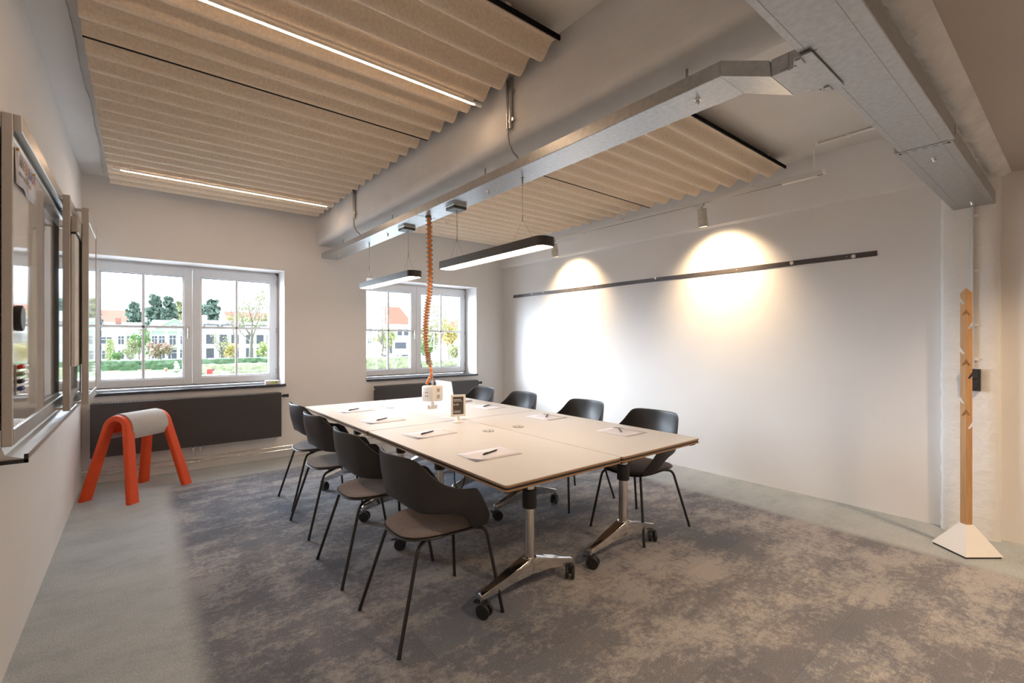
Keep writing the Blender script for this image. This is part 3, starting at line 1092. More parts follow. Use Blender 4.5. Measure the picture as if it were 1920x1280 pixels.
# ------------------------------------------------------------------ track with spots
tk = empty('light_track', (4.21, 3.0, 2.69), 0, 'grey light track hanging along the right wall', 'light track')
MB().span((-0.018, 1.31 - 3.0, -0.003), (0.018, 4.75 - 3.0, 0.03), 0.002, 1).build('track_profile', 'white_metal', tk)
MB().span((-0.006, 1.32 - 3.0, -0.0045), (0.006, 4.74 - 3.0, -0.0025)).build('track_slot', 'black', tk)
MB().span((-0.019, 1.305 - 3.0, -0.004), (0.019, 1.325 - 3.0, 0.032), 0.002, 1).build('end_cap', 'white_plastic', tk)
MB().span((-0.0185, 1.36 - 3.0, -0.012), (0.0185, 1.62 - 3.0, -0.004), 0.002, 1).build('feed_unit', 'white_plastic', tk)
for yk in (3.32, 1.9, 4.5):
    t_ = MB()
    t_.cyl((0, yk - 3.0, 0.03), (0, yk - 3.0, ZC - 2.69), 0.0015, 6)
    t_.box((0, yk - 3.0, 0.038), (0.03, 0.10, 0.018), None, 0.003)
    t_.build('track_hanger', 'white_metal', tk)
cd = empty('conduit', (4.257, 1.37, ZC), 0, 'thin white conduit on the ceiling dropping to the light track', 'conduit')
MB().cyl((0, 0, -0.014), (0, -0.72, -0.014), 0.009, 10).build('tube', 'white_plastic', cd, smooth=40)
MB().tube([(0, 0.0, -0.012), (0, 0.025, -0.018), (-0.004, 0.03, -0.045), (-0.008, 0.028, -0.18), (-0.02, 0.035, -0.215), (-0.045, 0.07, -0.245)], 0.006, 8).build('cable', 'white_plastic', cd, smooth=60)
for yk in (0.01, -0.2, -0.6):
    MB().box((0, yk, -0.011), (0.03, 0.02, 0.024)).build('clip', 'white_plastic', cd)


def spot(y, label):
    root = empty('track_spotlight', (4.21, y, 2.687), 0, label, 'spotlight', 'grey track spotlights')
    MB().box((0, 0.02, -0.012), (0.028, 0.11, 0.024), None, 0.004).build('adaptor', 'spot_metal', root)
    MB().cyl((0, -0.015, -0.02), (0, -0.015, -0.055), 0.009, 12).build('swivel_stem', 'spot_metal', root, smooth=40)
    tilt = Matrix.Rotation(R(-9), 3, 'Y')
    q = Matrix(((1, 0, 0), (0, 1, 0), (0, 0, -1)))
    r_ = 0.042
    b_ = MB()
    b_.lathe([(0.0, 0.0), (r_ - 0.004, 0.0), (r_, 0.004), (r_, 0.085)], (0, -0.015, -0.05), 28, tilt @ q, cap=False)
    b_.lathe([(r_, 0.137), (r_, 0.168), (r_ - 0.003, 0.17), (r_ - 0.006, 0.168), (r_ - 0.008, 0.14)], (0, -0.015, -0.05), 28, tilt @ q, cap=False)
    for k in range(14):   # cooling ribs around the light chamber
        a = 2 * PI * k / 14
        c = tilt @ q @ Vector((r_ * 0.96 * math.cos(a), r_ * 0.96 * math.sin(a), 0.111)) + Vector((0, -0.015, -0.05))
        b_.box(c, (0.006, 0.009, 0.056), tilt @ q @ Matrix.Rotation(a, 3, 'Z'))
    b_.build('spot_body', 'spot_metal', root, smooth=40)
    g = MB()
    g.lathe([(0.0, 0.150), (r_ - 0.009, 0.150)], (0, -0.015, -0.05), 24, tilt @ q, cap=False)
    g.build('lens', 'spot_glow', root)
    g = MB()
    g.lathe([(r_ - 0.012, 0.085), (r_ - 0.014, 0.137)], (0, -0.015, -0.05), 24, tilt @ q, cap=False)
    g.build('reflector', 'spot_metal', root, smooth=60)
    ld = bpy.data.lights.new('spot_light', 'SPOT')
    ld.energy = 105
    ld.color = WARM
    ld.spot_size = R(110)
    ld.spot_blend = 1.0
    ld.shadow_soft_size = 0.05
    lo = bpy.data.objects.new('spot_light', ld)
    COL.objects.link(lo)
    lo.parent = root
    lo.location = tuple(tilt @ q @ Vector((0, 0, 0.19)) + Vector((0, -0.015, -0.05)))
    d = Vector((0.42, 0.0, -0.42)).normalized()
    lo.rotation_euler = d.to_track_quat('-Z', 'Y').to_euler()
    return root


spot(2.35, 'grey cylinder spotlight on the track, the one nearer the camera')
spot(4.39, 'grey cylinder spotlight on the track, partly behind the near pendant lamp')

# ------------------------------------------------------------------ magnetic strip on the right wall
ms = empty('magnetic_strip', (XR - 0.006, 3.4, 2.075), 0, 'long dark magnetic strip screwed to the right wall', 'magnetic strip')
MB().span((-0.003, 1.074 - 3.4, -0.022), (0.005, 5.73 - 3.4, 0.022), 0.001, 1).build('bar', 'strip', ms)
sc = MB()
q = Matrix(((0, 0, -1), (0, 1, 0), (1, 0, 0)))
for yk in (1.28, 2.2, 3.05, 3.7, 4.3, 4.95, 5.62):
    sc.lathe([(0.004, 0), (0.003, 0.0015), (0, 0.002)], (-0.003, yk - 3.4, 0.002), 10, q, cap=False)
sc.build('screw', 'magnet', ms)


def wall_y(u):
    r_ = (u - 960) / FPX
    cx, sx = math.cos(YAW), math.sin(YAW)
    return XR * (-r_ * sx + cx) / (r_ * cx + sx)


wl = ('second from the right end', 'in the middle', 'leftmost', 'second from the left end', 'nearest the right end')
for u, dz, rr, lab in ((1601, -0.004, 0.016, 'silver disc magnet nearest the right end of the wall strip'), (1485.5, 0.002, 0.016, 'silver disc magnet second from the right end of the wall strip'),
                       (1230, 0.018, 0.016, 'silver disc magnet at the middle of the wall strip, on its upper edge'),
                       (1020, 0.012, 0.014, 'silver disc magnet second from the far end of the wall strip'), (998, 0.010, 0.014, 'silver disc magnet nearest the far end of the wall strip')):
    k_ = MB()
    k_.lathe([(0.0, 0.0), (rr, 0.0), (rr, 0.006), (rr - 0.002, 0.008), (0.0, 0.008)], (0, 0, 0), 18, q, cap=False)
    tag(k_.build('magnet', 'magnet', None, 40, (XR - 0.009, wall_y(u), 2.075 + dz)), lab, 'magnet', 'disc magnets on the wall strip')
for u, dz, lab in ((1069, -0.012, 'small black clip magnet on the wall strip below the far spotlight'), (1080, 0.012, 'small black clip magnet on the strip just right of another black one'), (1115, 0.016, 'black bar magnet on the upper edge of the wall strip')):
    k_ = MB().box((-0.004, 0, 0), (0.008, 0.022, 0.014), None, 0.002)
    tag(k_.build('magnet', 'black', None, None, (XR - 0.009, wall_y(u), 2.075 + dz)), lab, 'magnet', 'black magnets on the wall strip')

# ------------------------------------------------------------------ pilaster: conduit and switch
pc = empty('conduit', (XR - 0.094, 0.514, 1.2), 0, 'white conduit running down the pilaster to the dark switch', 'conduit')
MB().cyl((0, 0, 2.31 - 1.2), (0, 0, 1.185 - 1.2), 0.009, 14).build('tube', 'white_metal', pc, smooth=40)
for zk in (2.24, 1.86, 1.48, 1.24):
    MB().box((0.006, -0.004, zk - 1.2), (0.02, 0.045, 0.014), None, 0.002).build('clamp', 'white_plastic', pc)
sw = empty('wall_switch', (XR - 0.086, 0.515, 1.098), 0, 'dark double switch and socket plate on the white pilaster', 'switch')
MB().box((-0.012, 0, 0), (0.034, 0.082, 0.152), None, 0.004).build('plate', 'anth', sw)
MB().box((-0.030, 0, 0.036), (0.008, 0.056, 0.056), Matrix.Rotation(R(3), 3, 'Y'), 0.003).build('rocker', 'anth', sw)
s_ = MB()
s_.box((-0.029, 0, -0.036), (0.004, 0.058, 0.058), None, 0.003)
s_.lathe([(0.022, 0.0), (0.022, 0.003), (0.019, 0.003), (0.018, 0.001), (0, 0.001)], (-0.031, 0, -0.036), 24, q, cap=False)
s_.build('socket', 'anth', sw, smooth=40)

# ------------------------------------------------------------------ coat stand
random.seed(1)
cs_dir = math.atan2(-0.226, -0.144)
st = empty('coat_stand', (4.206, 0.508, 0), cs_dir - R(6), 'wooden post coat stand with notches on a white pyramid base', 'coat stand')
hb, ht_, zb_, zt_ = 0.119, 0.0245, 0.012, 0.178
p = MB()
p.box((0, 0, (zb_ + zt_) / 2), (2 * hb, 2 * hb, zt_ - zb_), None, 0, 2, (ht_ / hb, ht_ / hb))
p.build('pyramid_base', 'pyramid', st)
MB().box((0, 0, 0.006), (2 * hb - 0.012, 2 * hb - 0.012, 0.012)).build('foot_plate', 'black', st)
hw = 0.0208
post = MB()
post.box((0, 0, (zt_ - 0.01 + 1.672) / 2), (2 * hw, 2 * hw, 1.672 - zt_ + 0.01), None, 0.0012, 1)
po = post.build('post', 'wood', st)
cut = MB()
# view order of arrises: the near arris is at local angle (world 241deg - rotation)
loc_angles = {}
for name_, (sx, sy) in {'a': (1, 1), 'b': (1, -1), 'c': (-1, -1), 'd': (-1, 1)}.items():
    ang = math.atan2(sy, sx) + cs_dir - R(6)
    # bearing relative to the direction towards the camera
    tocam = math.atan2(-0.508, -4.206)
    loc_angles[name_] = ((ang - tocam + PI) % (2 * PI) - PI, sx, sy)
# near arris (|rel| smallest), others by sign
near = min(loc_angles.values(), key=lambda t: abs(t[0]))
back = max(loc_angles.values(), key=lambda t: abs(t[0]))
sides = [t for t in loc_angles.values() if t is not near and t is not back]
left = [t for t in sides if t[0] > 0] or [sides[0]]
right = [t for t in sides if t not in left] or [sides[1]]
left, right = left[0], right[0]
# seen from the camera the arris with negative relative bearing is on its left
if left[0] > 0:
    left, right = right, left


def notch(c, z):
    _, sx, sy = c
    n = Vector((sx, sy, 0)).normalized()
    t = Vector((-n.y, n.x, 0))
    # wedge profile in the (outward, z) plane, extruded along t
    pr = [(0.008, z - 0.004), (0.011, z - 0.012), (0.018, z - 0.009), (0.052, z + 0.048), (0.052, z + 0.082)]
    P = []
    for s__ in (-0.07, 0.07):
        P += [n * a + t * s__ + Vector((0, 0, b__)) for a, b__ in pr]
    k = len(pr)
    cut._add(P, [tuple(range(k)), tuple(range(2 * k - 1, k - 1, -1))] + [(i, (i + 1) % k, k + (i + 1) % k, k + i) for i in range(k)])


for k in range(3):
    dzk = -0.3256 * k
    notch(left, 1.618 + dzk)
    notch(near, 1.540 + dzk)
    notch(right, 1.458 + dzk)
    if k < 2:
        notch(back, 1.375 + dzk)
co = cut.build('cut', 'wood', st)
bm_ = po.modifiers.new('notches', 'BOOLEAN')
bm_.operation = 'DIFFERENCE'
bm_.object = co
bm_.solver = 'EXACT'
bpy.context.view_layer.update()
dg = bpy.context.evaluated_depsgraph_get()
nm_ = bpy.data.meshes.new_from_object(po.evaluated_get(dg))
po.modifiers.clear()
po.data = nm_
bpy.data.objects.remove(co)
# slanted top cut of the post is covered by a small mitred cap
cap = MB()
tipz = {(near[1], near[2]): 1.712, (back[1], back[2]): 1.694, (left[1], left[2]): 1.680, (right[1], right[2]): 1.680}
cor = [(1, 1), (-1, 1), (-1, -1), (1, -1)]
cap._add([(sx * hw, sy * hw, 1.6722) for sx, sy in cor] + [(sx * hw, sy * hw, tipz[(sx, sy)]) for sx, sy in cor] + [(0, 0, 1.690)],
         [(3, 2, 1, 0)] + [(i, (i + 1) % 4, 4 + (i + 1) % 4, 4 + i) for i in range(4)] + [(4 + i, 4 + (i + 1) % 4, 8) for i in range(4)])
cap.build('post_tip', 'wood', st)


# ------------------------------------------------------------------ wall boards on the left
rail = empty('board_rail', (XL, 3.45, 1.5), 0, 'aluminium wall rail with a pen tray carrying the whiteboards', 'board rail')
orr = Vector((XL, 3.45, 1.5))
LR = lambda p: tuple(Vector(p) - orr)
MB().span(LR((XL + 0.0005, 2.44, 2.135)), LR((XL + 0.045, 4.45, 2.20)), 0.003, 1).build('top_rail', 'alu', rail)
MB().span(LR((XL + 0.045, 2.445, 2.145)), LR((XL + 0.050, 4.45, 2.16))).build('rail_groove', 'black', rail)
tr_ = MB()
tr_.prism([(XL + 0.0005, 1.045), (XL + 0.045, 1.045), (XL + 0.045, 0.985), (XL + 0.054, 0.955), (XL + 0.100, 0.938), (XL + 0.106, 0.951), (XL + 0.110, 0.951), (XL + 0.110, 0.930), (XL + 0.05, 0.930), (XL + 0.0005, 0.942)], 2.44, 4.45,
          Matrix(((1, 0, 0), (0, 0, 1), (0, 1, 0))))
tr_.bm.transform(Matrix.Translation(-orr))
tr_.build('pen_tray', 'alu', rail)
ec = MB()
ec.span(LR((XL + 0.0005, 2.43, 0.923)), LR((XL + 0.114, 2.439, 0.936)))
ec.span(LR((XL + 0.103, 2.43, 0.923)), LR((XL + 0.114, 2.439, 0.955)))
ec.build('end_cap', 'black', rail)

XB = -0.363
wbd = empty('whiteboard', (XB, 3.3, 0.99), 0, 'large glossy whiteboard with an aluminium frame on the left wall', 'whiteboard')
ow = Vector((XB, 3.3, 0.99))
LW = lambda p: tuple(Vector(p) - ow)
y0, y1 = 2.44, 4.10
MB().span(LW((XB - 0.018, y0 + 0.012, 1.0)), LW((XB, y1 - 0.01, 2.105))).build('board_surface', 'whiteboard', wbd)
MB().span(LW((XB - 0.024, y0, 0.985)), LW((XB + 0.004, y0 + 0.018, 2.19)), 0.002, 1).build('frame_post', 'frame_alu', wbd)
MB().span(LW((XB - 0.024, y1 - 0.018, 0.985)), LW((XB + 0.004, y1, 2.19)), 0.002, 1).build('frame_post', 'frame_alu', wbd)
MB().span(LW((XB - 0.023, y0 + 0.018, 2.105)), LW((XB + 0.003, y1 - 0.018, 2.118)), 0.001, 1).build('top_frame', 'alu', wbd)
MB().span(LW((XB - 0.016, y0 + 0.018, 2.118)), LW((XB - 0.004, y1 - 0.018, 2.135))).build('shadow_gap', 'black', wbd)
MB().span(LW((XB - 0.023, y0 + 0.018, 2.135)), LW((XB + 0.026, y1, 2.195)), 0.002, 1).build('hanging_profile', 'alu', wbd)
MB().span(LW((XB - 0.023, y0 + 0.018, 0.988)), LW((XB + 0.006, y1 - 0.018, 1.045)), 0.001, 1).build('bottom_frame', 'alu', wbd)

# disc eraser and pens held on the board
er = MB()
q2 = Matrix(((0, 0, 1), (0, 1, 0), (-1, 0, 0)))
er.lathe([(0.0, 0.0), (0.046, 0.0), (0.048, 0.003), (0.048, 0.018), (0.045, 0.021), (0.0, 0.021)], (0, 0, 0), 32, q2, cap=False)
tag(er.build('board_eraser', 'black', None, 40, (XB + 0.0005, 2.515, 1.452)), 'round black eraser stuck on the big whiteboard', 'eraser')
ph = MB()
for k in range(4):
    ph.box((0.004, 0.0, -0.027 * k), (0.008, 0.05, 0.004))
ph.span((0.0, -0.028, -0.098), (0.004, 0.028, 0.016))
tag(ph.build('pen_holder', 'white_plastic', None, None, (XB + 0.0005, 2.535, 1.262)), 'small white pen holder on the whiteboard, below the round eraser', 'pen holder')
for k, (c, cn) in enumerate((('red', 'red'), ('green', 'green'), ('inkblack', 'black'), ('blue', 'dark blue'))):
    pn = empty('marker_pen', (XB + 0.017, 2.535, 1.262 - 0.027 * k + 0.009), 0, 'board marker with a %s cap in the whiteboard pen holder' % cn, 'marker', 'board markers in the holder')
    MB().cyl((0, -0.015, 0), (0, 0.075, 0), 0.0075, 14).build('barrel', 'white_plastic', pn, smooth=40)
    MB().lathe([(0.0, 0.0), (0.006, 0.0), (0.0085, 0.004), (0.0085, 0.045)], (0, -0.058, 0), 14, Matrix(((1, 0, 0), (0, 0, 1), (0, -1, 0))), cap=False).build('cap', c, pn, smooth=40)

# sign on the board
sg = empty('paper_sign', (XB + 0.001, 2.675, 2.025), 0, 'white paper sign with colourful capital letters on the whiteboard', 'sign')
rows = []
for k in range(9):
    yk = -0.185 + 0.37 * k / 8
    xo = 0.003 + 0.006 * math.sin(k * 0.8)
    rows.append([(xo + 0.002, yk, -0.07 - (0.004 if k < 2 else 0)), (xo, yk, 0.0), (0.002, yk, 0.068)])
MB().grid(rows).build('sheet', 'paper', sg, smooth=60, solid=0.0006)
word = 'HAFENRAUM'
cols = ('purple', 'teal', 'lred', 'lblue', 'amber', 'lblue', 'lblue', 'slate', 'lred')
for k, ch in enumerate(word):
    text_mesh('letter', ch, 0.062, cols[k], sg, (0.0115, -0.16 + k * 0.036 + 0.016, 0.0), (R(90), 0, R(90)), 0.0006, 'CENTER', 0.86)
tl = MB()
random.seed(4)
yk = -0.155
for wlen in (6, 9, 8):
    for i in range(wlen):
        w_ = 0.006 + 0.004 * random.random()
        tl.span((0.0095, yk, -0.034), (0.0115, yk + w_ * 0.7, -0.020 - 0.003 * random.random()))
        yk += w_ + 0.0005
    yk += 0.012
tl.build('small_lettering', 'grey_print', sg)
for yk, zk in ((-0.175, 0.055), (0.17, 0.055)):
    m_ = MB().lathe([(0.006, 0), (0.006, 0.008), (0, 0.008)], (0.004, yk, zk), 12, q2, cap=False)
    m_.build('pin_magnet', 'amber', sg)


def slide_panel(name, x, y0, y1, z0, z1, board, label, cat):
    root = empty(name, (x, (y0 + y1) / 2, z0), 0, label, cat)
    ym = (y0 + y1) / 2
    h = z1 - z0
    ht = h * 1.0
    MB().span((-0.03, y0 - ym, 0), (0, y0 - ym + 0.022, h), 0.002, 1).build('frame_post', 'frame_alu', root)
    MB().span((-0.03, y1 - ym - 0.022, 0.0), (0, y1 - ym, h), 0.002, 1).build('frame_post', 'frame_alu', root)
    MB().span((-0.012, y0 - ym + 0.022, 0.035), (-0.003, y1 - ym - 0.022, h - 0.04)).build('board_surface', board, root)
    MB().span((-0.028, y0 - ym + 0.022, h - 0.075), (-0.001, y1 - ym - 0.022, h - 0.004), 0.002, 1).build('top_frame', 'alu', root)
    MB().span((-0.028, y0 - ym + 0.022, 0.004), (-0.001, y1 - ym - 0.022, 0.06), 0.002, 1).build('bottom_frame', 'alu', root)
    back = XL + 0.052 - x
    for yk in (y0 - ym + 0.01, y1 - ym - 0.01):
        hk_ = MB()
        hk_.span((back - 0.012, yk - 0.01, h - 0.022), (-0.028, yk + 0.01, h - 0.008))
        hk_.span((back - 0.012, yk - 0.01, h - 0.05), (back - 0.002, yk + 0.01, h - 0.008))
        hk_.build('hanger_hook', 'alu', root)
        MB().span((back, yk - 0.01, 0.01), (-0.028, yk + 0.01, 0.022)).build('spacer', 'alu', root)
    return root


fc = slide_panel('flipchart_panel', -0.297, 3.49, 4.10, 0.985, 2.165, 'whiteboard', 'sliding flipchart panel with a paper pad, hooked on the left wall rail', 'flipchart')
pd_ = MB()
pd_.span((0.0, 3.53 - 3.795, 0.24), (0.018, 4.06 - 3.795, 0.98), 0.004, 1)
pd_.build('paper_pad', 'pad', fc)
MB().span((0.0, 3.525 - 3.795, 0.985), (0.03, 4.065 - 3.795, 1.075), 0.004, 1).build('pad_clamp', 'frame_alu', fc)
MB().span((0.001, 3.525 - 3.795, 0.978), (0.02, 4.065 - 3.795, 0.986)).build('clamp_gap', 'black', fc)
slide_panel('sliding_whiteboard', -0.236, 3.72, 4.37, 0.99, 2.155, 'whiteboard', 'narrow sliding whiteboard panel nearest the left window', 'whiteboard')

# ------------------------------------------------------------------ tables
TZ = 0.74


def table(x0, y0, w, l, outlet, label):
    root = empty('conference_table', (x0 + w / 2, y0 + l / 2, 0), 0, label, 'table', 'white folding conference tables')
    g = 0.0015
    rr = 0.018
    t = MB()
    t.prism(rrect(w - 2 * g, l - 2 * g, rr, 4), TZ - 0.003, TZ)
    t.build('table_top', 'top', root)
    MB().prism(rrect(w - 2 * g, l - 2 * g, rr, 4), TZ - 0.0115, TZ - 0.003).build('upper_ply', 'ply', root)
    MB().prism(rrect(w - 2 * g - 0.005, l - 2 * g - 0.005, rr, 4), TZ - 0.0235, TZ - 0.0115).build('edge_band', 'edge', root)
    MB().prism(rrect(w - 2 * g, l - 2 * g, rr, 4), TZ - 0.031, TZ - 0.0235).build('lower_ply', 'ply', root)
    MB().box((0, 0, TZ - 0.05), (0.07, l - 0.5, 0.036), None, 0.003, 1).build('cross_beam', 'black', root)
    for sx in (-1, 1):
        for sy in (-1, 1):
            MB().box((sx * (w / 2 - 0.05), sy * (l / 2 - 0.035), TZ - 0.038), (0.06, 0.03, 0.013), None, 0.003, 1).build('corner_bumper', 'black', root)
    for sy in (-1, 1):
        yk = sy * (l / 2 - 0.305)
        MB().box((0, yk, TZ - 0.045), (w * 0.62, 0.05, 0.026), None, 0.003, 1).build('tilt_arm', 'black', root)
        # column: slightly flattened polished tube
        c = MB()
        c.prism(rrect(0.050, 0.058, 0.0248, 9), 0.195, TZ - 0.033)
        c.bm.transform(Matrix.Translation((0, yk, 0)))
        col = c.build('column', 'tube', root, smooth=50)
        c = MB()
        c.prism(rrect(0.068, 0.076, 0.028, 6), TZ - 0.265, TZ - 0.165, None, 0.004, 2)
        c.bm.transform(Matrix.Translation((0, yk, 0)))
        c.build('release_clamp', 'black', col, smooth=50)
        # cast star foot: two arms
        f = MB()
        for sx in (-1, 1):
            prof = [(0.0, 0.215), (0.03, 0.21), (0.12, 0.178), (0.22, 0.146), (0.31, 0.120), (0.322, 0.112), (0.322, 0.092), (0.295, 0.088), (0.22, 0.100), (0.13, 0.122), (0.075, 0.118), (0.03, 0.124), (0.0, 0.127)]
            wd = [0.034, 0.034, 0.030, 0.024, 0.018, 0.017, 0.017, 0.018, 0.023, 0.027, 0.028, 0.030, 0.030]
            P1 = [(sx * a, yk - w_, b_) for (a, b_), w_ in zip(prof, wd)]
            P2 = [(sx * a, yk + w_, b_) for (a, b_), w_ in zip(prof, wd)]
            n = len(prof)
            v, ff = f._add(P1 + P2, [tuple(range(n)), tuple(range(2 * n - 1, n - 1, -1))] + [(i, (i + 1) % n, n + (i + 1) % n, n + i) for i in range(n)])
            bmesh.ops.bevel(f.bm, geom=list({e_ for q_ in ff for e_ in q_.edges if all(len(x.verts) for x in e_.link_faces)}), offset=0.004, segments=2, profile=0.5, affect='EDGES')
        f.cyl((0, yk, 0.185), (0, yk, 0.212), 0.037, 20)
        f.build('foot', 'chrome', root, smooth=35)
        for sx in (-1, 1):
            ca_ = empty('caster', (sx * 0.312, yk, 0.0))
            ca_.parent = root
            ang = random.uniform(-0.6, 0.6) + (0.5 if sx > 0 else 2.4)
            ca_.rotation_euler.z = ang
            rw = 0.038
            MB().cyl((0, 0, 0.06), (0, 0, 0.100), 0.009, 12).build('swivel_pin', 'chrome', ca_)
            for sy2 in (-1, 1):
                wq = Matrix(((1, 0, 0), (0, 0, 1), (0, -1, 0)))
                wm = MB()
                wm.lathe([(0.0, -0.009), (rw - 0.012, -0.010), (rw - 0.004, -0.009), (rw, -0.005), (rw, 0.005), (rw - 0.004, 0.009), (0.0, 0.009)], (-0.014, sy2 * 0.017, rw + 0.0005), 26, wq, cap=False)
                wm.build('wheel', 'black', ca_, smooth=40)
            hd = MB()
            rows_ = []
            for sy2 in (-0.007, 0.007):
                rows_.append([(-0.014 + (rw * 0.8) * math.cos(a), sy2, rw + (rw * 0.8) * math.sin(a)) for a in [R(15 + 20 * i) for i in range(9)]])
            hd.span((-0.03, -0.0065, 0.03), (0.014, 0.0065, 0.074), 0.004, 1)
            hd.span((0.012, -0.015, 0.066), (0.045, 0.015, 0.074), 0.003, 1)
            hd.build('brake_lever', 'black', ca_)
    if outlet is not None:
        ox, oy = outlet
        pl_ = MB()
        pl_.lathe([(0.0, 0.0), (0.040, 0.0), (0.040, 0.0015), (0.038, 0.003), (0.0, 0.003)], (ox, oy, TZ), 32, cap=False)
        oo = pl_.build('cable_outlet', 'white_metal', root, smooth=30)
        hl = MB()
        for a in (0.4, 2.5, 4.6):
            hl.cyl((ox + 0.018 * math.cos(a), oy + 0.018 * math.sin(a), TZ + 0.003), (ox + 0.018 * math.cos(a), oy + 0.018 * math.sin(a), TZ + 0.0036), 0.006, 12)
        hl.tube([(ox + 0.0385 * math.cos(a), oy + 0.0385 * math.sin(a), TZ + 0.002) for a in [2 * PI * i / 32 for i in range(33)]], 0.0018, 5)
        hl.build('outlet_hole', 'anth', oo)
    return root


random.seed(21)
TW, TL = 0.797, 1.565
TX, TX2, TY, TY2 = 1.236, 2.036, 1.583, 3.155
table(TX, TY, TW, TL, (0.265, 0.265), 'white conference table nearest the camera, left of the long seam')
table(TX2, TY, TW, TL, (-0.27, 0.26), 'white conference table at the near right, beside the right wall')
table(TX, TY2, TW, TL, (0.21, 0.20), 'white conference table at the far left, towards the windows')
table(TX2, TY2, TW, TL, None, 'white conference table at the far right carrying the open laptop')

# cord dangling under the first table
dc = MB()
dc.tube(spline([Vector(v) for v in ((1.60, 2.55, 0.69), (1.58, 2.56, 0.55), (1.6, 2.58, 0.43), (1.66, 2.6, 0.40), (1.70, 2.62, 0.48), (1.70, 2.62, 0.68))], 6), 0.004, 6)
tag(dc.build('power_cord', 'black', smooth=60), 'black power cord hanging in a loop below the near left table', 'cord')


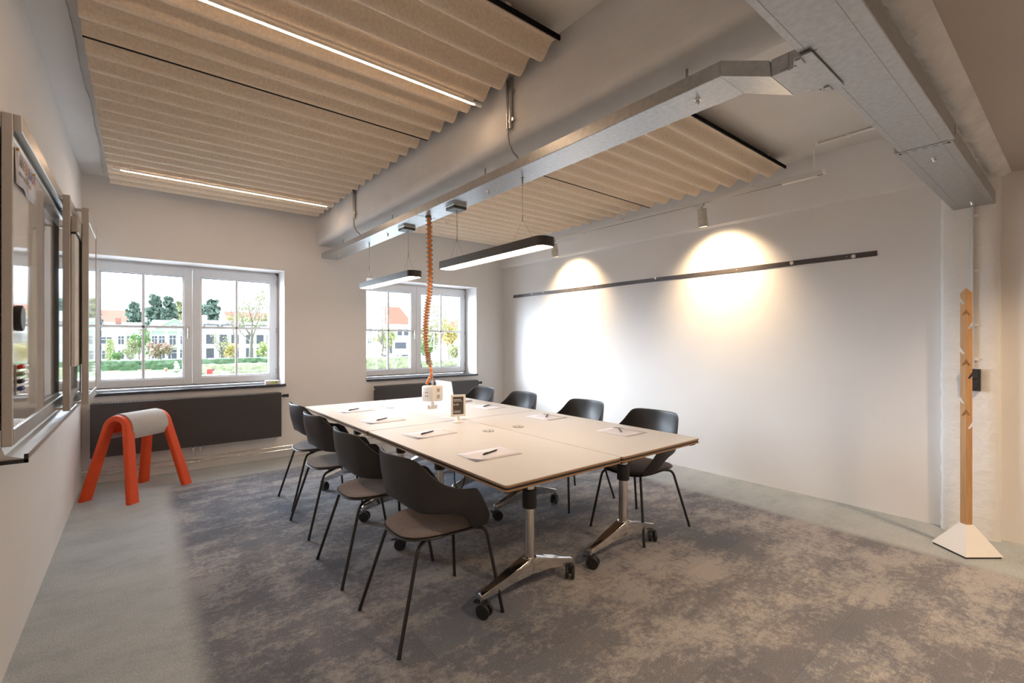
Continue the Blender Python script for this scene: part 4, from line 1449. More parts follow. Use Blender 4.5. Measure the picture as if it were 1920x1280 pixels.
# ------------------------------------------------------------------ chairs
def make_chair():
    root = empty('conference_chair', (0, 0, 0))
    ZS = 0.462
    # plan curve of the back/arm band, half (s: 0 centre back .. 1 arm front)
    K = [  # s, x(mid), y, ztop, zbot
        (0.00, -0.195, 0.000, 0.840, 0.595),
        (0.12, -0.193, 0.060, 0.840, 0.594),
        (0.24, -0.186, 0.120, 0.840, 0.590),
        (0.33, -0.174, 0.168, 0.838, 0.586),
        (0.38, -0.158, 0.195, 0.829, 0.583),
        (0.42, -0.140, 0.210, 0.802, 0.581),
        (0.47, -0.115, 0.224, 0.764, 0.578),
        (0.54, -0.078, 0.239, 0.725, 0.574),
        (0.62, -0.030, 0.250, 0.697, 0.568),
        (0.70, 0.020, 0.255, 0.681, 0.558),
        (0.77, 0.060, 0.256, 0.674, 0.525),
        (0.82, 0.085, 0.255, 0.671, 0.480),
        (0.88, 0.112, 0.252, 0.668, 0.452),
        (0.91, 0.128, 0.249, 0.650, 0.449),
        (0.94, 0.155, 0.244, 0.605, 0.447),
        (0.97, 0.190, 0.237, 0.545, 0.445),
        (1.00, 0.222, 0.228, 0.490, 0.444),
    ]
    NR = 8
    cols = []
    full = [(-1, k) for k in reversed(K[1:])] + [(1, k) for k in K]
    for sg_, (s, x, y_, zt, zb) in full:
        col = []
        for i in range(NR + 1):
            t = i / NR
            z = zb + (zt - zb) * t
            back = max(0.0, 1 - s / 0.5)
            # leans back and bellies out at lumbar height
            xo = -(z - 0.60) * 0.26 * (0.25 + 0.75 * back) + 0.022 * back * math.sin(PI * t) * -1 + 0.018 * back
            # side panels draw in towards the seat
            tuck = max(0.0, (0.60 - z) / 0.155)
            yo = y_ - (0.055 * tuck ** 1.4) * (1 if s > 0.4 else 0) + 0.035 * max(0, z - 0.62) * (1 if s > 0.3 else s / 0.3)
            col.append((x + xo, sg_ * yo, z))
        cols.append(col)
    sh = MB()
    sh.grid(cols)
    sh.build('back_shell', 'shell', root, smooth=180, solid=0.007, sub=1)
    # seat pan outline: narrow and rounded at the rear, wide in front
    def outline(sc, n=40, dx=0.0):
        pts = []
        for k in range(n):
            a = 2 * PI * k / n
            c, s_ = math.cos(a), math.sin(a)
            e = 0.55
            x = 0.225 * abs(c) ** e * (1 if c > 0 else -1)
            y_ = 0.212 * abs(s_) ** e * (1 if s_ > 0 else -1)
            y_ *= 1.0 if x > 0 else 1.0 - 0.14 * (-x / 0.225) ** 2
            pts.append((x * sc + dx + 0.012, y_ * sc))
        return pts

    def dish(x, y_):
        return 0.010 * (x / 0.22) ** 2 * (-1 if x > 0 else 0.6) + 0.018 * (y_ / 0.2) ** 2 - 0.008

    def slab(mb, sc, z0, z1, rings=(1.0, 0.97, 0.7, 0.4, 0.12)):
        out = outline(sc)
        n = len(out)
        tops, bots = [], []
        for rg in rings:
            tops.append([mb.bm.verts.new((x * rg, y_ * rg, z1 + dish(x * rg, y_ * rg) - (0.003 if rg == 1.0 else 0))) for x, y_ in out])
            bots.append([mb.bm.verts.new((x * rg, y_ * rg, z0 + dish(x * rg, y_ * rg) + (0.003 if rg == 1.0 else 0))) for x, y_ in out])
        for L_ in (tops, bots):
            for a, b_ in zip(L_, L_[1:]):
                for k in range(n):
                    mb.bm.faces.new((a[k], a[(k + 1) % n], b_[(k + 1) % n], b_[k]))
            mb.bm.faces.new(L_[-1])
        for k in range(n):
            mb.bm.faces.new((tops[0][k], tops[0][(k + 1) % n], bots[0][(k + 1) % n], bots[0][k]))

    s1 = MB()
    slab(s1, 1.0, ZS - 0.020, ZS - 0.010)
    s1.build('seat', 'shell', root, smooth=50)
    s2 = MB()
    slab(s2, 0.955, ZS - 0.0095, ZS + 0.001)
    s2.build('seat_pad', 'felt', root, smooth=50)
    s3 = MB()
    slab(s3, 0.962, ZS - 0.0098, ZS - 0.004)
    s3.build('pad_rim', 'dark_felt', root, smooth=50)
    MB().box((0.03, 0, ZS - 0.036), (0.26, 0.14, 0.022), None, 0.006).build('seat_mount', 'black', root)
    for name, bend, foot in (('leg', (-0.158, -0.170), (-0.280, -0.232)), ('leg', (-0.158, 0.170), (-0.280, 0.232)), ('leg', (0.225, -0.165), (0.280, -0.232)), ('leg', (0.225, 0.165), (0.280, 0.232))):
        zb = ZS - 0.040
        c0 = Vector((bend[0] * 0.25 + 0.02, bend[1] * 0.35, zb + 0.004))
        bd = Vector((bend[0], bend[1], zb))
        ft = Vector((foot[0], foot[1], 0.0))
        dirn = (ft - bd).normalized()
        inn = (c0 - bd).normalized()
        pts = [c0]
        p0 = bd + inn * 0.035
        p2 = bd + dirn * 0.045
        for i in range(7):
            t = i / 6
            pts.append(p0 * (1 - t) ** 2 + bd * 2 * t * (1 - t) + p2 * t * t)
        pts.append(ft + Vector((0, 0, 0.004)))
        lg = MB().tube(pts, 0.0088, 12).build(name, 'leg', root, smooth=60)
        MB().cyl(ft, ft + dirn * -0.012, 0.0098, 12).build('foot_glide', 'black', lg, smooth=40)
    return root


chairs = [
    (1.150, 2.090, 0, 'charcoal shell chair on the left side, closest to the camera'),
    (1.148, 2.800, 0, 'charcoal shell chair on the left side, second from the camera'),
    (1.180, 3.590, 0, 'charcoal shell chair on the left side, third from the camera'),
    (1.235, 4.245, 0, 'charcoal shell chair on the left side, closest to the window radiator'),
    (2.885, 2.085, PI, 'charcoal shell chair on the right side, closest to the camera'),
    (2.945, 2.830, PI, 'charcoal shell chair on the right side, second from the camera'),
    (2.930, 3.680, PI, 'charcoal shell chair on the right side, third from the camera'),
    (2.930, 4.400, PI, 'charcoal shell chair on the right side, closest to the windows'),
]
proto = None
for x, y, a, lab in chairs:
    o_ = make_chair() if proto is None else copy_tree(proto)
    if proto is None:
        proto = o_
    o_.location = (x, y, 0)
    o_.rotation_euler.z = a + random.uniform(-0.012, 0.012)
    tag(o_, lab, 'chair', 'charcoal conference chairs around the table')

# ------------------------------------------------------------------ orange stool
sb = empty('saddle_stool', (-0.008, 5.41, 0), R(43.6), 'orange arched stool with a grey felt saddle by the radiator', 'stool')
TOPZ = 0.725


def arch(sgn):
    path = []
    rr = 0.098
    zc = TOPZ - rr - 0.026
    fy = 0.232
    # straight legs tangent to the arc
    d = math.hypot(fy, zc)
    tang = math.acos(rr / d)
    a0 = math.atan2(-zc, fy) + tang
    for k in range(9):
        t = k / 8
        p = Vector((fy, 0)).lerp(Vector((rr * math.cos(a0), zc + rr * math.sin(a0))), t)
        path.append((p.x, p.y, 0.0 + a0))
    na = 14
    for k in range(1, na):
        a = a0 + (PI - 2 * a0) * k / na
        path.append((rr * math.cos(a), zc + rr * math.sin(a), a))
    for k in range(9):
        t = k / 8
        p = Vector((-rr * math.cos(a0), zc + rr * math.sin(a0))).lerp(Vector((-fy, 0)), t)
        path.append((p.x, p.y, PI - a0))
    m = MB()
    rings = []
    for y_, z, na_ in path:
        h = z / TOPZ
        xo = sgn * (0.275 - 0.10 * h)
        wx = 0.082 + 0.012 * (1 - h)
        th = 0.050
        nrm = Vector((0, math.cos(na_), math.sin(na_)))
        xv = Vector((1, 0, 0))
        ring = []
        for px, py in rrect(wx, th, 0.016, 3):
            v = Vector((xo, y_, max(z, 0.0))) + xv * px + nrm * py
            if z < 0.002:
                v.z = 0.0
            ring.append(m.bm.verts.new(v))
        rings.append(ring)
    for a, b_ in zip(rings, rings[1:]):
        n = len(a)
        for k in range(n):
            m.bm.faces.new((a[k], a[(k + 1) % n], b_[(k + 1) % n], b_[k]))
    m.bm.faces.new(rings[0])
    m.bm.faces.new(rings[-1])
    m.build('arched_leg_frame', 'orange', sb, smooth=50)


arch(-1)
arch(1)


def barrel(r0, r1, x0, x1, a0, a1, name, m_, cz):
    b_ = MB()
    n = 22
    rows_ = []
    for x in (x0, x1):
        rows_.append([(x, r1 * math.cos(a), cz + r1 * math.sin(a)) for a in [R(a0 + (a1 - a0) * i / n) for i in range(n + 1)]] +
                     [(x, r0 * math.cos(a), cz + r0 * math.sin(a)) for a in [R(a1 - (a1 - a0) * i / n) for i in range(n + 1)]])
    V = [[b_.bm.verts.new(p_) for p_ in r_] for r_ in rows_]
    k_ = len(V[0])
    for i in range(k_):
        b_.bm.faces.new((V[0][i], V[0][(i + 1) % k_], V[1][(i + 1) % k_], V[1][i]))
    b_.bm.faces.new(V[0])
    b_.bm.faces.new(V[1][::-1])
    b_.build(name, m_, sb, smooth=50)


cz = TOPZ - 0.098 - 0.026
barrel(0.085, 0.122, -0.165, 0.165, -25, 205, 'saddle_body', 'orange', cz)
barrel(0.122, 0.134, -0.175, 0.175, -40, 220, 'saddle_felt', 'grey_felt', cz)

# ------------------------------------------------------------------ papers and pens
cyw, syw = math.cos(YAW), math.sin(YAW)


def at_table(u, v, z=TZ):
    r_ = (u - 960) / FPX
    d = (EYE - z) * FPX / (v - 640)
    return Vector((d * (r_ * cyw + syw), d * (-r_ * syw + cyw), z))


paper_px = [
    ('L', (855, 852.5), (892, 866), (977.5, 851), (942, 837), (901, 856), (937, 843.5), 'white note sheet with a navy corner in front of the nearest left chair'),
    ('L', (754.5, 814.5), (782, 824), (856, 812), (828, 803), (785, 817), (817.5, 808), 'white note sheet with a navy corner, left side, second from the camera'),
    ('L', (675, 788.8), (691, 795.6), (760.8, 787.8), (741, 780.3), (703.8, 790.2), (728.8, 783.8), 'white note sheet with a navy corner, left side, third from the camera'),
    ('L', (628.8, 769.6), (643.8, 774.8), (703.8, 768.8), (686.5, 764.2), (650, 771.2), (677, 766), 'white note sheet with a navy corner, left side, closest to the window'),
    ('R', (1120, 810), (1162.5, 818.5), (1213.5, 808.8), (1166, 801), (1158.5, 803), (1167, 812.8), 'white note sheet on the near right table, at the nearest right chair'),
    ('R', (985, 781.6), (1022, 788.5), (1064.5, 781.6), (1028, 775.4), (1023, 783.7), (1027.7, 776.6), 'white note sheet on the near right table, second from the camera'),
    ('R', (882.7, 763.3), (903.8, 766.9), (951.4, 762.5), (926, 759), (905, 763.5), (921, 759.5), 'white note sheet on the far right table, beside the laptop'),
]
for side, a, b_, c, d, p0, p1, lab in paper_px:
    A, B, C_, D = (at_table(*q_) for q_ in (a, b_, c, d))
    ctr = (A + B + C_ + D) / 4
    # regularise to a true A5 landscape rectangle
    ux = ((B - A) + (C_ - D)) / 2
    vx = ((C_ - B) + (D - A)) / 2
    L1, L2 = ux.length, vx.length
    ang = math.atan2(vx.y, vx.x)
    big_, small_ = (L2, L1)
    if side == 'R':
        ang = math.atan2(ux.y, ux.x)
        big_, small_ = L1, L2
    big_, small_ = min(max(big_, 0.26), 0.31), min(max(small_, 0.18), 0.22)
    z0 = TZ + 0.0004
    sh = empty('note_sheet', (ctr.x, ctr.y, z0), ang, lab, 'note paper', 'note sheets on the tables')
    rows_ = []
    for i in range(9):
        xk = -big_ / 2 + big_ * i / 8
        rows_.append([(xk, -small_ / 2 + small_ * j_ / 4, 0.0016 + 0.0003 * (abs(i - 4) / 4) ** 3) for j_ in range(5)])
    MB().grid(rows_).build('sheet', 'paper', sh, smooth=60, solid=0.0012, off=-1)
    cz_ = 0.0062
    x_, y_ = -big_ / 2, -small_ / 2
    if side == 'R':
        tri = [(big_ / 2 - 0.002, small_ / 2 - 0.002), (big_ / 2 - 0.03, small_ / 2 - 0.002), (big_ / 2 - 0.12, small_ / 2 - 0.012), (big_ / 2 - 0.002, small_ / 2 - 0.02)]
        tri = [(-big_ / 2 + 0.002, small_ / 2 - 0.002), (-big_ / 2 + 0.002, small_ / 2 - 0.05), (-big_ / 2 + 0.07, small_ / 2 - 0.002)]
    else:
        tri = [(x_ + 0.002, y_ + 0.002), (x_ + 0.075, y_ + 0.002), (x_ + 0.045, y_ + 0.018), (x_ + 0.002, y_ + 0.095)]
    MB().prism(tri, 0.0014, 0.0024).build('printed_corner', 'navy', sh)
    lg_ = MB()
    for k in range(7):
        xx_ = big_ / 2 - 0.075 + 0.009 * k
        lg_.box((xx_, small_ / 2 - 0.03 if side == 'L' else -small_ / 2 + 0.03, 0.0016), (0.006, 0.004, 0.0012))
    lg_.build('small_print', 'grey_print', sh)
    P0, P1 = at_table(*p0), at_table(*p1)
    pc_ = (P0 + P1) / 2
    pa = math.atan2((P1 - P0).y, (P1 - P0).x)
    pn = empty('pen', (pc_.x, pc_.y, TZ + 0.0072), pa, lab.replace('white note sheet with a navy corner', 'black pen on the note sheet').replace('white note sheet', 'black pen on the note sheet'), 'pen', 'black pens on the note sheets')
    ql = Matrix(((0, 0, 1), (0, 1, 0), (-1, 0, 0)))
    MB().lathe([(0.0, 0), (0.0042, 0.001), (0.0045, 0.01), (0.0045, 0.12), (0.0015, 0.136), (0.0, 0.137)], (-0.068, 0, 0), 10, ql, cap=False).build('barrel', 'black', pn, smooth=40)
    MB().box((-0.045, 0, 0.0055), (0.035, 0.004, 0.0012)).build('clip', 'black', pn)

# ------------------------------------------------------------------ info stand
ip = at_table(859, 791)
face_ang = math.atan2(-ip.y, -ip.x) + R(90) + R(12)
info = empty('info_stand', (ip.x, ip.y, TZ), face_ang, 'white framed info sign with a dark card standing on the table', 'table sign')
MB().lathe([(0.0, 0.0), (0.044, 0.0), (0.045, 0.003), (0.040, 0.006), (0.020, 0.010), (0.013, 0.018), (0.010, 0.03), (0.009, 0.05)], (0, 0, 0), 32, cap=True).build('pedestal', 'white_plastic', info, smooth=40)
fw, fh, fz = 0.115, 0.168, 0.045
fr = MB()
t_ = 0.016
fr.span((-fw / 2, -0.006, fz), (-fw / 2 + t_, 0.006, fz + fh), 0.002, 1)
fr.span((fw / 2 - t_, -0.006, fz), (fw / 2, 0.006, fz + fh), 0.002, 1)
fr.span((-fw / 2 + t_ - 0.002, -0.0058, fz), (fw / 2 - t_ + 0.002, 0.0058, fz + t_), 0.001, 1)
fr.span((-fw / 2 + t_ - 0.002, -0.0058, fz + fh - t_), (fw / 2 - t_ + 0.002, 0.0058, fz + fh), 0.001, 1)
fr.build('frame', 'white_plastic', info)
cdp = MB().span((-fw / 2 + t_, -0.003, fz + t_), (fw / 2 - t_, 0.003, fz + fh - t_)).build('card', 'black_card', info)
tx = MB()


def bar(x0, x1, z, h):
    n = max(2, int((x1 - x0) / 0.005))
    random.seed(int(z * 1000))
    for k in range(n):
        xa = x0 + (x1 - x0) * k / n
        tx.span((xa, -0.0036, fz + z), (xa + (x1 - x0) / n * 0.8, -0.0030, fz + z + h * random.uniform(0.75, 1.0)))


bar(-0.035, 0.022, 0.126, 0.007)
bar(-0.035, 0.034, 0.116, 0.004)
bar(-0.036, -0.023, 0.094, 0.0045)
bar(-0.015, 0.004, 0.094, 0.0045)
bar(-0.036, -0.018, 0.086, 0.0045)
bar(-0.015, 0.004, 0.086, 0.0045)
bar(-0.036, 0.018, 0.029, 0.004)
tx.build('small_lettering', 'white_plastic', cdp)
text_mesh('heading', 'HAFENRAUM', 0.0125, 'white_plastic', cdp, (-0.037, -0.0034, fz + 0.0365), (R(90), 0, 0), 0.0003, 'LEFT', 0.78)

# ------------------------------------------------------------------ laptop
lp = empty('laptop', (2.47, 4.21, TZ), R(0), 'open silver laptop behind the white table sign', 'laptop')
MB().box((0.135, 0, 0.0075), (0.225, 0.325, 0.013), None, 0.005).build('base', 'laptop', lp)
MB().box((0.12, 0, 0.0145), (0.10, 0.27, 0.001)).build('keyboard', 'anth', lp)
qa = Matrix.Rotation(R(-9), 3, 'Y')
ld_ = MB()
ld_.prism(rrect(0.325, 0.205, 0.01, 4), -0.003, 0.003, Matrix(((0, 0, 1), (1, 0, 0), (0, 1, 0))))
ld_.bm.transform(Matrix.Translation((0, 0, 0.1025)))
ld_.bm.transform(qa.to_4x4())
ld_.bm.transform(Matrix.Translation((0.024, 0, 0.014)))
lid = ld_.build('lid', 'laptop', lp, smooth=40)
sc_ = MB().box((0, 0, 0), (0.001, 0.30, 0.18), qa)
sc_.bm.transform(Matrix.Translation(Vector((0.024, 0, 0.014)) + qa @ Vector((0.0036, 0, 0.105))))
sc_.build('screen', 'black', lid)
lgm = MB()
for dy, dz, r_ in ((-0.006, 0.0, 0.011), (0.006, 0.0, 0.011), (0.0, -0.005, 0.012), (0.004, 0.017, 0.004)):
    c = Vector((0.024, 0, 0.014)) + qa @ Vector((-0.0034, dy, 0.105 + dz))
    lgm.lathe([(r_, 0), (r_, 0.0006)], c, 16, qa @ Matrix(((0, 0, -1), (0, 1, 0), (1, 0, 0))))
lgm.build('lid_emblem', 'white_plastic', lid)

# ------------------------------------------------------------------ lamps of the bay the camera stands in
def downlight(x, y, label, energy):
    root = empty('ceiling_downlight', (x, y, ZN), 0, label, 'ceiling lamp', 'round downlights in the lowered ceiling')
    MB().lathe([(0.095, 0.0), (0.095, -0.012), (0.088, -0.014), (0.080, -0.006), (0.078, 0.0)], (0, 0, 0), 32, cap=False).build('trim_ring', 'white_metal', root, smooth=40)
    MB().lathe([(0.0, -0.004), (0.079, -0.004)], (0, 0, 0), 32, cap=False).build('lens', 'lamp_glow', root)
    ld_ = bpy.data.lights.new('downlight', 'SPOT')
    ld_.energy = energy
    ld_.color = (1.0, 0.73, 0.48)
    ld_.spot_size = R(128)
    ld_.spot_blend = 0.9
    ld_.shadow_soft_size = 0.08
    lo_ = bpy.data.objects.new('downlight', ld_)
    COL.objects.link(lo_)
    lo_.parent = root
    lo_.location = (0, 0, -0.11)


downlight(0.6, -0.45, 'round downlight behind the camera, nearest the left wall', 80)
downlight(2.1, -0.45, 'round downlight behind the camera, middle one', 150)
downlight(3.7, -0.45, 'round downlight behind the camera, nearest the right wall', 115)

# ------------------------------------------------------------------ the far bank outside the windows
G = -4.6
random.seed(33)


def xat(u, y):
    r_ = (u - 960) / FPX
    return y * (r_ * cyw + syw) / (-r_ * syw + cyw)


def ztop(u, v, y):
    r_ = (u - 960) / FPX
    d = y / (-r_ * syw + cyw)
    return EYE + (640 - v) / FPX * d


M['lawn'] = mat('lawn', (0.085, 0.20, 0.055), 0.9, var=0.3, scale=0.8)
M['street'] = mat('asphalt', (0.36, 0.35, 0.34), 0.9, var=0.05, scale=0.5)
M['quay'] = mat('quay_paving', (0.50, 0.46, 0.42), 0.9, var=0.06, scale=0.6)
M['yard'] = mat('bounce_yard_paving', (0.62, 0.60, 0.58), 0.9, var=0.06, scale=0.6)
M['water'] = mat('harbour_water', (0.10, 0.14, 0.14), 0.12, var=0.2, scale=0.7, bump=0.3, bscale=2.0)
M['hill'] = mat('grassy_bank', (0.16, 0.24, 0.10), 0.95, var=0.3, scale=0.15)
M['render_white'] = mat('white_facade', (0.78, 0.77, 0.76), 0.8, var=0.03, scale=0.8)
M['render_green'] = mat('pale_green_facade', (0.40, 0.58, 0.40), 0.8, var=0.04, scale=0.8)
M['render_pink'] = mat('pale_pink_facade', (0.62, 0.44, 0.40), 0.8, var=0.04, scale=0.8)
M['slate_roof'] = mat('grey_roof_tiles', (0.15, 0.145, 0.145), 0.7, var=0.15, scale=3)
M['red_roof'] = mat('red_roof_tiles', (0.36, 0.12, 0.075), 0.75, var=0.12, scale=3)
M['brick'] = mat('brick_chimney', (0.45, 0.20, 0.15), 0.8, var=0.15, scale=3)
M['house_glass'] = mat('house_window_glass', (0.10, 0.11, 0.13), 0.15, var=0.2, scale=2)
M['bark'] = mat('bark', (0.20, 0.17, 0.14), 0.9, var=0.2, scale=3)
M['stone'] = mat('pale_stone', (0.55, 0.52, 0.49), 0.85, var=0.08, scale=3)
M['bench_wood'] = mat('bench_wood', (0.42, 0.32, 0.26), 0.7, var=0.1, scale=5)
M['rubber'] = mat('tyre', (0.02, 0.02, 0.02), 0.7)
M['steel_white'] = mat('white_mast', (0.75, 0.75, 0.75), 0.4)
M['rail_grey'] = mat('grey_railing', (0.34, 0.34, 0.34), 0.5)
LEAF = {}
for nm, c in dict(pine=(0.13, 0.185, 0.145), green=(0.16, 0.27, 0.09), olive=(0.30, 0.31, 0.17), yellow=(0.48, 0.40, 0.16), rust=(0.36, 0.25, 0.19),
                  lime=(0.34, 0.38, 0.16), hedge=(0.13, 0.19, 0.11), hedge2=(0.30, 0.34, 0.20)).items():
    LEAF[nm] = M['leaf_' + nm] = mat('foliage_' + nm, c, 0.85, var=0.35, scale=1.2)

struct(MB().span((-90, 67.5, G - 1.0), (190, 420, G)).build('floor_quay', 'quay'))
tag(bpy.data.objects['floor_quay'], 'pale paved quay along the far bank of the harbour')
struct(MB().span((-60, 26, G - 1.6), (150, 67.6, G - 0.9)).build('floor_water', 'water'))
struct(MB().span((-60, WY + 0.02, G - 1.6), (90, 26, G - 0.2)).build('floor_bounce_yard', 'yard'), 'unseen pale yard added to bounce daylight indoors')  # out of view, added as a reflector to light the ceiling from below
lw = MB()
lw.span((-40, 104, G), (52, 137, G + 0.06))
tag(lw.build('lawn', 'lawn'), 'green lawn between the quay and the street on the far bank', 'lawn', None, 'stuff')
rs = MB()
rs.span((-80, 139, G), (190, 160, G + 0.05))
struct(rs.build('floor_street', 'street'))
# rising ground behind the houses
hb_ = MB()
hb_.grid([[(-150, 215, G), (40, 215, G), (260, 215, G)], [(-150, 300, G + 9), (40, 300, G + 12), (260, 300, G + 14)], [(-150, 420, G + 9), (40, 420, G + 12), (260, 420, G + 14)]])
struct(hb_.build('floor_hill', 'hill'))


def hwin(root, x, z, w, h, y, frame='render_white', bars=True, arch=False):
    f = MB()
    t = 0.14
    f.span((x - w / 2 - t, y - 0.10, z - t), (x - w / 2, y + 0.05, z + h + t))
    f.span((x + w / 2, y - 0.10, z - t), (x + w / 2 + t, y + 0.05, z + h + t))
    f.span((x - w / 2, y - 0.10, z + h), (x + w / 2, y + 0.05, z + h + t))
    f.span((x - w / 2 - t * 1.6, y - 0.18, z - t), (x + w / 2 + t * 1.6, y + 0.05, z))
    if bars:
        f.span((x - 0.05, y - 0.06, z), (x + 0.05, y + 0.02, z + h))
        f.span((x - w / 2, y - 0.06, z + h * 0.64), (x + w / 2, y + 0.02, z + h * 0.64 + 0.1))
    fo = f.build('window_frame', frame, root)
    MB().span((x - w / 2, y - 0.04, z), (x + w / 2, y + 0.02, z + h)).build('pane', 'house_glass', fo)


def house(x0, x1, y, depth, eave, ridge, wall, roof, label, wins=(), gable=None, hip=0.0, frame='render_white', chim=()):
    cx = (x0 + x1) / 2
    w = x1 - x0
    root = empty('house', (cx, y, G), 0, label, 'house', None)
    MB().span((-w / 2, 0, 0), (w / 2, depth, eave)).build('facade', wall, root)
    r_ = MB()
    o_ = 0.2
    hp = hip * w
    a = [(-w / 2 - o_, -o_, eave), (w / 2 + o_, -o_, eave), (w / 2 + o_, depth + o_, eave), (-w / 2 - o_, depth + o_, eave), (-w / 2 - o_ + hp, depth / 2, ridge), (w / 2 + o_ - hp, depth / 2, ridge)]
    r_._add(a, [(0, 1, 5, 4), (2, 3, 4, 5), (0, 4, 3), (1, 2, 5), (0, 3, 2, 1)])
    r_.build('roof', roof, root)
    cn = MB()
    cn.span((-w / 2 - 0.15, -0.35, eave - 0.45), (w / 2 + 0.15, 0.02, eave - 0.02))
    cn.build('cornice', 'render_white', root)
    for (fx, fz, ww, hh) in wins:
        hwin(root, -w / 2 + fx * w, fz, ww, hh, 0.0, frame)
    if gable:
        gx, gw, gh = gable
        g = MB()
        g.prism([(gx * w - w / 2 - gw / 2, eave - 0.1), (gx * w - w / 2 + gw / 2, eave - 0.1), (gx * w - w / 2, eave + gh)], -0.25, depth * 0.35, Matrix(((1, 0, 0), (0, 0, 1), (0, 1, 0))))
        go = g.build('gable', wall, root)
        g2 = MB()
        for sx in (-1, 1):
            g2._add([(gx * w - w / 2 + sx * (gw / 2 + 0.5), -0.6, eave - 0.35), (gx * w - w / 2, -0.6, eave + gh + 0.1), (gx * w - w / 2, depth * 0.4, eave + gh + 0.1), (gx * w - w / 2 + sx * (gw / 2 + 0.5), depth * 0.4, eave - 0.35),
                     (gx * w - w / 2 + sx * (gw / 2 + 0.5), -0.6, eave + 0.0), (gx * w - w / 2, -0.6, eave + gh + 0.45), (gx * w - w / 2, depth * 0.4, eave + gh + 0.45), (gx * w - w / 2 + sx * (gw / 2 + 0.5), depth * 0.4, eave + 0.0)],
                    [(0, 1, 2, 3), (4, 7, 6, 5), (0, 4, 5, 1), (3, 2, 6, 7), (0, 3, 7, 4), (1, 5, 6, 2)])
        g2.build('gable_roof', 'render_white', root)
        hwin(root, gx * w - w / 2, eave + 0.25, 1.5, gh * 0.34, -0.25, frame)
    for fx, cw, ch in chim:
        MB().box((-w / 2 + fx * w, depth * 0.42, ridge + ch / 2 - 0.6), (cw, cw, ch + 1.2)).build('chimney', 'brick', root)
    return root


YH = 165.0


def X(u, y=YH):
    return xat(u, y)


# row along the street, left to right
h1 = house(X(100), X(186), YH, 11, 9.6, 13.2, 'render_green', 'slate_roof', 'green and white house at the left edge of the left window', [(0.62, 5.6, 1.3, 2.1), (0.85, 5.6, 1.3, 2.1), (0.62, 1.5, 1.3, 2.3), (0.85, 1.5, 1.3, 2.3)])
h2 = house(X(191), X(269), YH, 12, 9.3, 11.4, 'render_white', 'slate_roof', 'white house with a brick chimney, left of the green house',
           [(0.10, 5.4, 2.2, 1.7), (0.45, 5.2, 1.2, 2.2), (0.66, 5.2, 1.2, 2.2), (0.10, 1.3, 1.7, 2.2), (0.45, 1.2, 1.2, 2.3), (0.68, 1.2, 1.4, 2.3)], chim=((0.37, 1.2, 1.1),))
h3 = house(X(277), X(368), YH, 12, 9.4, 12.3, 'render_green', 'slate_roof', 'pale green house with white pilasters and a front gable',
           [(0.13, 5.2, 1.3, 2.3), (0.28, 5.2, 1.3, 2.3), (0.50, 5.0, 1.5, 2.7), (0.72, 5.2, 1.3, 2.3), (0.88, 5.2, 1.3, 2.3), (0.13, 1.2, 1.6, 2.4), (0.28, 1.2, 1.6, 2.4), (0.47, 1.0, 2.6, 2.6), (0.72, 1.2, 1.6, 2.4)], gable=(0.53, 9.0, 2.8), hip=0.12)
w3 = X(368) - X(277)
for fx in (0.0, 0.05, 0.375, 0.625, 0.98):
    MB().span((-w3 / 2 + fx * w3 - 0.35, -0.2, 0), (-w3 / 2 + fx * w3 + 0.35, 0.02, 9.0)).build('pilaster', 'render_white', h3)
MB().span((-w3 * 0.15, -1.2, 4.3), (w3 * 0.14, 0.0, 4.6)).build('balcony', 'render_white', h3)
h4 = house(X(375), X(520), YH, 13, 9.6, 12.6, 'render_white', 'slate_roof', 'long white terrace house with dark framed windows and dormers',
           [(0.12, 5.4, 1.7, 2.5), (0.28, 5.4, 1.7, 2.5), (0.43, 5.4, 1.7, 2.5), (0.62, 5.4, 1.7, 2.5), (0.76, 5.4, 1.7, 2.5), (0.90, 5.4, 1.7, 2.5), (0.12, 1.2, 1.7, 2.6), (0.28, 1.2, 1.7, 2.6), (0.43, 1.2, 1.7, 2.6), (0.62, 1.2, 1.7, 2.6), (0.76, 1.2, 1.7, 2.6), (0.90, 1.2, 1.7, 2.6)], frame='house_glass')
w4 = X(520) - X(375)
for fx in (0.14, 0.36, 0.62, 0.84):
    dm = MB()
    dm.span((-w4 / 2 + fx * w4 - 2.0, 1.2, 9.7), (-w4 / 2 + fx * w4 + 2.0, 6, 11.2))
    dmo = dm.build('dormer', 'slate_roof', h4)
    MB().span((-w4 / 2 + fx * w4 - 1.5, 1.12, 9.85), (-w4 / 2 + fx * w4 + 1.5, 1.2, 10.8)).build('dormer_window', 'render_white', dmo)
for fx in (0.07, 0.30):
    MB().span((-w4 / 2 + fx * w4 - 0.7, 3.5, 10.5), (-w4 / 2 + fx * w4 + 0.7, 5.2, 14.0)).build('chimney', 'render_white', h4)
# beyond the row
house(xat(150, 215), xat(236, 215), 215, 14, 12.0, 17.3, 'render_white', 'red_roof', 'big red tiled roof rising behind the white house', chim=((0.3, 1.5, 1.0),))
house(xat(425, 230), xat(515, 230), 230, 12, 13.5, 19.0, 'render_white', 'red_roof', 'red roofed house behind the terrace and the bare tree')
